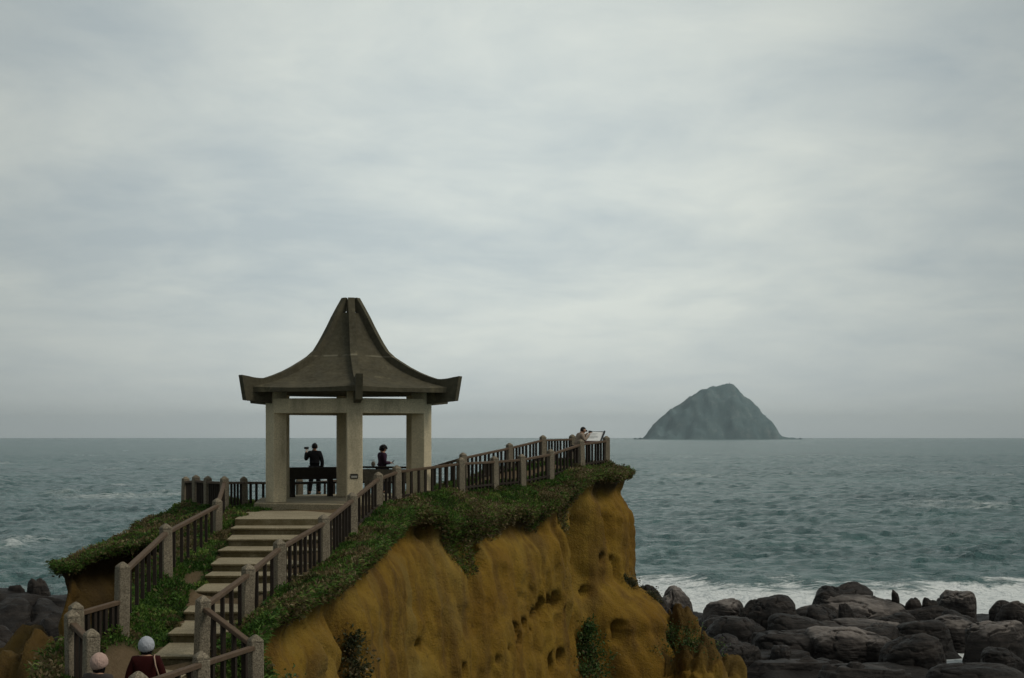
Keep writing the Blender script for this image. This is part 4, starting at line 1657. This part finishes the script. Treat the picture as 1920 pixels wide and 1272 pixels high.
M_CONC = mat_terrazzo("bench_concrete", (0.24, 0.22, 0.18), (0.32, 0.29, 0.24), (0.15, 0.135, 0.11))
board("bench", "dark high backed bench in shade between the two left pillars", (-7.12, 44.4), (-5.55, 45.35), -0.885, -1.33, M_BOARD, 0.0)  # back and legs take the dark wood: shade put into their colour
board("bench", "pale concrete backed bench with a dark plank top behind the front pillar", (-4.95, 45.6), (-2.78, 44.9), -0.96, -1.40, M_CONC, 0.28)


def build_sign():
    root = empty("information_sign", (2.85, 53.0, -1.05))
    tag(root, "white tilted information panel at the end of the railed point", "sign")
    x0, x1 = 2.62, 3.28
    y0, y1 = 52.9, 53.35
    zb, zt = -0.13, 0.19
    fr = mat_plain("dark_sign_frame", (0.03, 0.03, 0.032), 0.5)
    mb = MB()
    th = 0.03
    mb.hexa([(x0, y0, zb - th), (x1, y0 - .1, zb - th), (x1 + .18, y1, zt - th), (x0 + .12, y1 + .1, zt - th + .02), (x0, y0, zb), (x1, y0 - .1, zb), (x1 + .18, y1, zt), (x0 + .12, y1 + .1, zt + .02)])
    mb.build("panel", mat_plain("white_sign_panel", (0.72, 0.73, 0.72), 0.5, 0.05), root)
    mb = MB()
    mb.bar((x1 + 0.01, y0 - .12, zb - 0.03), (x1 + 0.2, y1, zt + 0.03), 0.05, 0.05)
    mb.bar((x0 + .10, y1 + .12, zt + .01), (x1 + .2, y1 + .02, zt + .01), 0.03, 0.03)
    mb.box((x0 + .16, y1 + .1, zt + .055), (.09, .04, .06))
    mb.build("frame", fr, root)
    mb = MB()
    mb.bar((x0 - .02, y0 - .03, zb - .06), (x1, y0 - .13, zb - .075), 0.03, 0.09)
    mb.build("lower_edge", mat_plain("rust_red_paint", (0.16, 0.055, 0.035)), root)
    mb = MB()
    for k, (u0, u1, v) in enumerate(((.15, .7, .78), (.15, .62, .66), (.18, .75, .5), (.18, .8, .4), (.18, .6, .3))):
        def P(u, v):
            a = Vector((x0, y0, zb)).lerp(Vector((x1, y0 - .1, zb)), u)
            b = Vector((x0 + .12, y1 + .1, zt + .02)).lerp(Vector((x1 + .18, y1, zt)), u)
            return a.lerp(b, v) + Vector((0, -0.006, 0.008))
        mb.bar(P(u0, v), P(u1, v), 0.018, 0.004)
    mb.build("print", mat_plain("grey_print", (0.33, 0.35, 0.36)), root)
    for x in (2.85, 3.2):
        mb = MB()
        mb.box((x, 53.12, -0.64), (0.07, 0.07, 1.16))
        mb.build("leg", fr, root)
    for ch in list(root.children):
        ch.location -= root.location


build_sign()

# ------------------------------------------------------------------ people


def skin_mesh(verts, edges, radii, levels=2, root=0):
    me = bpy.data.meshes.new("skeleton")
    me.from_pydata([tuple(v) for v in verts], edges, [])
    o = bpy.data.objects.new("skeleton", me)
    COL.objects.link(o)
    sk = o.modifiers.new("Skin", 'SKIN')
    sk.use_smooth_shade = True
    for i, r in enumerate(radii):
        d = me.skin_vertices[0].data[i]
        d.radius = (r, r) if isinstance(r, (int, float)) else r
        d.use_root = i == root
    ss = o.modifiers.new("Sub", 'SUBSURF')
    ss.levels = ss.render_levels = levels
    dg = bpy.context.evaluated_depsgraph_get()
    out = bpy.data.meshes.new_from_object(o.evaluated_get(dg))
    bpy.data.objects.remove(o)
    bpy.data.meshes.remove(me)
    return out


def add_mesh(bm, me, mat=Matrix()):
    t = bmesh.new()
    t.from_mesh(me)
    bmesh.ops.transform(t, matrix=mat, verts=t.verts[:])
    tmp = bpy.data.meshes.new("tmp")
    t.to_mesh(tmp)
    t.free()
    bm.from_mesh(tmp)
    bpy.data.meshes.remove(tmp)


def head_mesh(c, r, yaw, pitch):
    """a head with brow, nose, chin, lips, ears; looks along +Y before turning"""
    v, f = ico(4)
    q = v.copy()
    x, y, z = v[:, 0], v[:, 1], v[:, 2]
    s = np.stack([x * 0.74, y * 0.90, z * 1.0], 1)
    low = np.clip(-z, 0, 1)
    s[:, 0] *= 1 - 0.28 * low ** 1.5
    s[:, 1] += 0.10 * low * (y > -0.2) - 0.06 * low * (y < -0.2)
    front = np.clip(y, 0, 1)
    s[:, 1] += front * (0.26 * np.exp(-(x / 0.13) ** 2 - ((z + 0.10) / 0.17) ** 2)      # nose
                        - 0.10 * np.exp(-((np.abs(x) - 0.33) / 0.14) ** 2 - ((z - 0.08) / 0.10) ** 2)   # eyes
                        + 0.06 * np.exp(-(x / 0.22) ** 2 - ((z + 0.42) / 0.07) ** 2)     # lips
                        + 0.08 * np.exp(-(x / 0.2) ** 2 - ((z + 0.80) / 0.16) ** 2))     # chin
    ear = np.exp(-((np.abs(x) - 0.95) / 0.22) ** 2 - ((z + 0.02) / 0.22) ** 2 - ((y + 0.1) / 0.18) ** 2)
    s[:, 0] += np.sign(x) * 0.16 * ear
    s *= r
    Rm = np.array((Matrix.Rotation(yaw, 3, 'Z') @ Matrix.Rotation(pitch, 3, 'X')))
    s = s @ Rm.T + np.array(c)
    me = bpy.data.meshes.new("head")
    me.from_pydata([tuple(p) for p in s], [], [tuple(q) for q in f.tolist()])
    return me


def person(label, loc, yaw, hgt, arms, clothes, hair, lean=0.0, head_yaw=0.0, head_pitch=0.0, legs=0.10, stride=0.0, fat=1.0, hold=None, hat=None, long_coat=False):
    """a standing figure facing +Y before yaw. arms: for right and left, (elbow, wrist) offsets from the shoulder, in units of height"""
    root = empty("person", loc)
    root.rotation_euler = (0, 0, yaw)
    tag(root, label, "person")
    H = hgt

    def tilt(p):
        # bend from the hips
        x, y, z = p
        if z > 0.53 * H:
            dz = z - 0.53 * H
            y, z = y + math.sin(lean) * dz, 0.53 * H + math.cos(lean) * dz
        return (x, y, z)
    V = [(0, 0, 0.53), (0, -0.004, 0.60), (0, 0.0, 0.70), (0, -0.006, 0.785), (0, 0.0, 0.845), (0, 0.012, 0.885)]
    rad = [(0.085, 0.066), (0.078, 0.058), (0.092, 0.064), (0.092, 0.058), (0.034, 0.034), (0.032, 0.032)]
    E = [(0, 1), (1, 2), (2, 3), (3, 4), (4, 5)]
    names = {}

    def add(p, r, parent):
        V.append(p)
        rad.append(r)
        E.append((parent, len(V) - 1))
        return len(V) - 1
    chains = {}
    for s, key in ((1, 'R'), (-1, 'L')):
        sh = add((s * 0.098, -0.004, 0.80), 0.040, 3)
        e_off, w_off = arms[key]
        S = Vector((s * 0.112, -0.004, 0.79))
        el = S + Vector(e_off)
        wr = S + Vector(w_off)
        up = add(tuple(S.lerp(el, 0.45)), 0.031, sh)
        e = add(tuple(el), 0.026, up)
        fo = add(tuple(el.lerp(wr, 0.4)), 0.025, e)
        w = add(tuple(wr), 0.0165, fo)
        d = (wr - el).normalized()
        sd_ = d.cross(Vector((0, 0, 1)))
        if sd_.length < 0.1:
            sd_ = Vector((1, 0, 0))
        sd_.normalize()
        nrm = sd_.cross(d)
        palm = add(tuple(wr + d * 0.032), (0.020, 0.012), w)
        chains[key] = (wr, d, sd_, nrm)
        hip = add((s * 0.048, 0, 0.505), 0.056, 0)
        st = stride * s
        kn = add((s * (0.05 + legs * 0.2), 0.012 + st * 0.5, 0.285), 0.036, hip)
        cf = add((s * (0.05 + legs * 0.3), -0.004 + st * 0.7, 0.20), 0.034, kn)
        an = add((s * (0.05 + legs * 0.4), -0.010 + st, 0.045), 0.022, cf)
        add((s * (0.055 + legs * 0.45), 0.055 + st, 0.018), (0.024, 0.016), an)
    Vt = [tilt(tuple(c * H for c in p)) for p in V]
    radH = [tuple(q * H * fat for q in r) if isinstance(r, tuple) else r * H * fat for r in rad]
    body = skin_mesh(Vt, E, radH)
    bm = bmesh.new()
    bm.from_mesh(body)
    # five fingers on each hand, each a chain of its own rooted in the palm
    for s, key in ((1, 'R'), (-1, 'L')):
        wr, d, sd_, nrm = chains[key]
        curl = nrm * -1
        for k, (u, ln) in enumerate(((-0.013, 0.040), (-0.0045, 0.046), (0.0045, 0.043), (0.013, 0.034))):
            a = wr + d * 0.045 + sd_ * u
            b = a + d * ln * 0.55 + curl * 0.006
            c = b + d * ln * 0.35 + curl * 0.018
            m = skin_mesh([tilt(tuple(q * H for q in p)) for p in (a, b, c)], [(0, 1), (1, 2)], [0.0055 * H, 0.005 * H, 0.004 * H], 1)
            bm.from_mesh(m)
        a = wr + d * 0.018 + sd_ * 0.016 * -s
        b = a + d * 0.022 + sd_ * 0.016 * -s + curl * 0.006
        c = b + d * 0.022 + curl * 0.010
        m = skin_mesh([tilt(tuple(q * H for q in p)) for p in (a, b, c)], [(0, 1), (1, 2)], [0.0065 * H, 0.006 * H, 0.0045 * H], 1)
        bm.from_mesh(m)
    hc = Vector(tilt((0, 0.022 * H, 0.925 * H)))
    r = 0.072 * H
    hm = head_mesh(hc, r, head_yaw, -head_pitch - lean * 0.4)
    bm.from_mesh(hm)
    me = bpy.data.meshes.new("body")
    bm.to_mesh(me)
    bm.free()
    link("body", me, clothes['skin'], root, True)

    def dress(name, idx_edges, grow, mat, extra=None, hem=None):
        ids = sorted({i for e in idx_edges for i in e})
        mp = {i: k for k, i in enumerate(ids)}
        rr = [tuple(q + grow * H for q in radH[i]) if isinstance(radH[i], tuple) else radH[i] + grow * H for i in ids]
        if extra:
            for i, q in extra.items():
                if i in mp:
                    rr[mp[i]] = (q[0] * H, q[1] * H)
        vv, ee = [Vt[i] for i in ids], [(mp[a], mp[b]) for a, b in idx_edges]
        if hem:
            vv.append((0, 0, hem[0] * H))
            ee.append((mp[0], len(vv) - 1))
            rr.append((hem[1] * H, hem[2] * H))
        m = skin_mesh(vv, ee, rr)
        link(name, m, mat, root, True)
    # vertex numbers: torso 0-5; right arm 6-11, right leg 12-16; left arm 17-22?, computed from the order of add()
    base = {'R': 6, 'L': 17}
    tops, pants, shoes = [(0, 1), (1, 2), (2, 3), (3, 4)], [], []
    for key in 'RL':
        b0 = base[key]
        tops += [(3, b0), (b0, b0 + 1), (b0 + 1, b0 + 2), (b0 + 2, b0 + 3), (b0 + 3, b0 + 4)]
        pants += [(0, b0 + 6), (b0 + 6, b0 + 7), (b0 + 7, b0 + 8), (b0 + 8, b0 + 9)]
        shoes.append([(b0 + 9, b0 + 10)])
    ex = {0: (0.098, 0.078)} if not long_coat else {0: (0.118, 0.098), 1: (0.105, 0.088)}
    dress("jacket", tops, 0.011, clothes['top'], ex, (0.36, 0.13, 0.11) if long_coat else (0.455, 0.105, 0.085))
    dress("trousers", pants, 0.008, clothes['legs'])
    for sh in shoes:
        dress("shoe", sh, 0.006, clothes['shoes'])
    # hair
    Rm = Matrix.Rotation(head_yaw, 4, 'Z') @ Matrix.Rotation(-head_pitch - lean * 0.4, 4, 'X')
    kind, hmat = hair
    if kind:
        v, f = ico(4)
        keep = (v[:, 2] > 0.25 - 0.9 * (v[:, 1] < 0.15)) | (v[:, 1] < -0.1)
        if kind == 'short':
            keep = (v[:, 2] > 0.30) | ((v[:, 1] < -0.05) & (v[:, 2] > -0.45))
            amp, sc = 0.04, (0.80, 0.97, 1.05)
        elif kind == 'curly':
            keep = (v[:, 2] > 0.20) | ((v[:, 1] < 0.15) & (v[:, 2] > -0.75))
            amp, sc = 0.22, (1.08, 1.16, 1.16)
        else:
            keep = (v[:, 2] > 0.3) | ((v[:, 1] < 0.1))
            amp, sc = 0.05, (0.83, 1.0, 1.05)
        q = v * np.array(sc) * (1 + amp * fbm(v * (4.5 if kind == 'curly' else 3), 3))[:, None]
        if kind == 'long':
            dn = (v[:, 2] < -0.1) & (v[:, 1] < 0.1)
            q[dn, 2] -= 0.5 * (-v[dn, 2])
        q = q * r
        q = np.array([(Rm @ Vector(p)) + hc for p in q])
        F = f[keep[f].all(1)]
        ho = np_mesh("hair", q, F, hmat, root)
        sol = ho.modifiers.new("Solidify", 'SOLIDIFY')
        sol.thickness = 0.012
        sol.offset = -1
    if hat:
        v, f = ico(5)
        keep = v[:, 2] > -0.38 + 0.35 * v[:, 1]
        knit = 0.02 * np.sin(np.arctan2(v[:, 1], v[:, 0]) * 26) * np.abs(np.cos(v[:, 2] * 9)) + 0.055 * fbm(v * 7, 4)
        q = v * np.array([0.98, 1.14, 1.14]) * (1 + knit)[:, None] * r * 1.05 + np.array([0, -0.06 * r, 0.18 * r])
        q = np.array([(Rm @ Vector(p)) + hc for p in q])
        ho = np_mesh("knit_hat", q, f[keep[f].all(1)], hat, root)
        sol = ho.modifiers.new("Solidify", 'SOLIDIFY')
        sol.thickness = 0.02
        sol.offset = -1
    # what the hands hold stays a thing of its own
    root["hand"] = 0
    del root["hand"]
    out = {}
    M4 = Matrix.Translation(loc) @ Matrix.Rotation(yaw, 4, 'Z')
    for key in 'RL':
        wr, d, sd_, nrm = chains[key]
        out[key] = M4 @ Vector(tilt(tuple(q * H for q in (wr + d * 0.07))))
    out['neck'] = M4 @ Vector(tilt((0, 0, 0.84 * H)))
    out['M'] = M4
    out['tilt'] = tilt
    return out


def cloth(name, c, rough=0.9):
    m = Mat(name, rough, 0.15)
    n = m.noise(30, 3, 0.6)
    m.color(m.mix(n, tuple(x * 0.75 for x in c), tuple(min(1, x * 1.2) for x in c)))
    m.bump(n, 0.3, 0.01)
    return m.m


M_SKIN = mat_plain("skin", (0.40, 0.23, 0.155), 0.55, 0.08, 20)
M_BLACK = cloth("black_cloth", (0.010, 0.010, 0.012))
M_DARKBLUE = cloth("dark_trousers", (0.015, 0.017, 0.024))
M_SHOE = cloth("dark_shoe", (0.014, 0.013, 0.012), 0.6)
M_PURPLE = cloth("plum_jacket", (0.045, 0.022, 0.042))
M_MAROON = cloth("maroon_coat", (0.034, 0.005, 0.0045))
M_GREYCOAT = cloth("grey_brown_coat", (0.060, 0.052, 0.048))
M_BEIGE = cloth("beige_jacket", (0.30, 0.235, 0.185))
M_HAIR = cloth("black_hair", (0.008, 0.007, 0.007), 0.6)
M_GREYHAIR = cloth("dark_grey_hair", (0.018, 0.017, 0.016), 0.7)
M_HAT_GREY = cloth("pale_grey_knit", (0.40, 0.42, 0.46))
M_HAT_PINK = cloth("pale_pink_knit", (0.47, 0.33, 0.28))


def phone(c, yaw, label, tilt=0.0, size=(0.075, 0.012, 0.15)):
    mb = MB()
    mb.box((0, 0, 0), size)
    o = mb.build("phone", mat_plain("dark_phone_body", (0.012, 0.012, 0.013), 0.35), bevel=0.003)
    mb = MB()
    mb.box((0, -0.0075, 0), (size[0] * 0.9, 0.002, size[2] * 0.92))
    mb.build("screen", mat_plain("dark_glass_screen", (0.02, 0.022, 0.025), 0.2), o)
    o.location = c
    o.rotation_euler = (tilt, 0, yaw)
    tag(o, label, "phone")
    return o


def build_people():
    zf = FLOOR
    r = person("person in black clothes standing at the seaward rail, holding up a phone", (-6.46, 46.55, zf), 0.10, 1.69,
               {'R': ((0.035, -0.01, -0.165), (0.025, 0.03, -0.31)), 'L': ((-0.06, 0.09, -0.115), (-0.055, 0.17, 0.03))},
               dict(skin=M_SKIN, top=M_BLACK, legs=M_BLACK, shoes=M_SHOE), ('short', M_HAIR), fat=1.12)
    phone(r['L'] + Vector((0, 0.0, 0.03)), 0.1, "dark phone held up by the person in black", size=(0.15, 0.012, 0.075))
    r = person("person with fluffy black curls and plum jacket looking down at a phone", (-4.24, 46.5, zf + 0.02), R(-62), 1.60,
               {'R': ((0.03, 0.0, -0.155), (-0.01, 0.14, -0.155)), 'L': ((-0.03, 0.02, -0.155), (0.04, 0.15, -0.14))},
               dict(skin=M_SKIN, top=M_PURPLE, legs=M_DARKBLUE, shoes=M_SHOE), ('curly', M_HAIR), head_pitch=0.42, fat=1.18)
    phone((r['R'] + r['L']) / 2 + Vector((0.02, 0.0, 0.01)), R(-62), "dark phone in the hands of the person in the plum jacket", tilt=-0.8)
    r = person("person with short dark hair and beige jacket leaning over the point's rail with a camera", (2.40, 52.0, gz(2.4, 52.0) + 0.0), R(-68), 1.58,
               {'R': ((0.04, 0.06, -0.12), (-0.02, 0.17, 0.03)), 'L': ((-0.05, 0.07, -0.11), (0.02, 0.18, 0.04))},
               dict(skin=M_SKIN, top=M_BEIGE, legs=M_DARKBLUE, shoes=M_SHOE), ('short', M_GREYHAIR), lean=0.30, fat=1.2)
    mb = MB()
    mb.box((0, 0, 0), (0.13, 0.06, 0.085))
    cm = mb.build("camera_body", mat_plain("black_camera_body", (0.012, 0.012, 0.012), 0.45), bevel=0.008)
    cm.name = "compact_camera"
    mb = MB()
    mb.tube([(0, 0.03, 0), (0, 0.09, 0)], [0.032, 0.03], 14)
    mb.build("lens", mat_plain("lens_barrel", (0.02, 0.02, 0.02), 0.3), cm)
    cm.location = (r['R'] + r['L']) / 2 + Vector((0, 0, 0.01))
    cm.rotation_euler = (0, 0, R(-68))
    tag(cm, "small black camera raised by the person in the beige jacket", "camera")
    r = person("person in maroon coat and pale grey knit hat walking up the lower path", (-5.30, 20.6, -4.485), R(8), 1.56,
               {'R': ((0.045, -0.01, -0.165), (0.045, 0.05, -0.30)), 'L': ((-0.045, -0.01, -0.165), (-0.045, 0.04, -0.30))},
               dict(skin=M_SKIN, top=M_MAROON, legs=M_DARKBLUE, shoes=M_SHOE), ('long', M_HAIR), hat=M_HAT_GREY, fat=1.22, stride=0.05, long_coat=True)
    # shoulder bag with its light strap
    T = r['M']
    sb = empty("shoulder_bag", T @ Vector((0.27, -0.02, 0.80)))
    tag(sb, "bag with a pale strap over the shoulder of the person in maroon", "bag")
    mb = MB()
    mb.box((0, 0, -0.02), (0.11, 0.26, 0.22), R(8))
    mb.build("pouch", cloth("tan_bag", (0.20, 0.13, 0.08)), sb, bevel=0.03, seg=2)
    mb = MB()
    pts = [Vector((0.235, -0.06, 0.90)), Vector((0.195, -0.15, 1.05)), Vector((0.15, -0.155, 1.2)), Vector((0.125, -0.09, 1.31)), Vector((0.12, 0.02, 1.325)), Vector((0.16, 0.13, 1.2)), Vector((0.22, 0.12, 1.0)), Vector((0.25, 0.05, 0.9))]
    mb.tube([(T @ p) - sb.location for p in pts], 0.011, 6)
    mb.build("strap", cloth("pale_strap", (0.42, 0.30, 0.22)), sb, smooth=True)
    person("person in grey brown coat and pale pink knit hat at the bottom of the path", (-5.53, 19.0, -4.47), R(-12), 1.55,
           {'R': ((0.045, -0.01, -0.165), (0.045, 0.05, -0.30)), 'L': ((-0.045, -0.01, -0.165), (-0.045, 0.04, -0.30))},
           dict(skin=M_SKIN, top=M_GREYCOAT, legs=M_DARKBLUE, shoes=M_SHOE), ('long', M_HAIR), hat=M_HAT_PINK, fat=1.15, stride=-0.05, long_coat=True)
    # pale bag on the plank beside the curly haired person
    mb = MB()
    mb.ball((0, 0, 0.075), (0.07, 0.05, 0.085), 14)
    mb.tube([(-0.03, 0, 0.14), (-0.025, 0, 0.2), (0.02, 0, 0.2), (0.03, 0, 0.14)], 0.009, 6)
    b = mb.build("small_bag", cloth("pale_canvas", (0.33, 0.29, 0.24)), smooth=True)
    b.location = (-4.43, 45.43, -0.93)
    tag(b, "small pale bag set on the bench's dark plank top", "bag")


build_people()

# ------------------------------------------------------------------ sea air


def build_haze():
    mb = MB()
    z0, z1 = SEA - 28.0, 372.0
    a = 25000.0
    mb.box((0, 0, (z0 + z1) / 2), (2 * a, 2 * a, z1 - z0))
    m = bpy.data.materials.new("sea_haze")
    m.use_nodes = True
    nt = m.node_tree
    nt.nodes.clear()
    out = nt.nodes.new("ShaderNodeOutputMaterial")
    v = nt.nodes.new("ShaderNodeVolumePrincipled")
    v.inputs["Color"].default_value = (0.86, 0.96, 1.0, 1)
    v.inputs["Density"].default_value = 3.7e-5
    v.inputs["Anisotropy"].default_value = 0.6
    nt.links.new(v.outputs[0], out.inputs["Volume"])
    o = mb.build("haze", m)
    tag(o, kind="stuff")


build_haze()
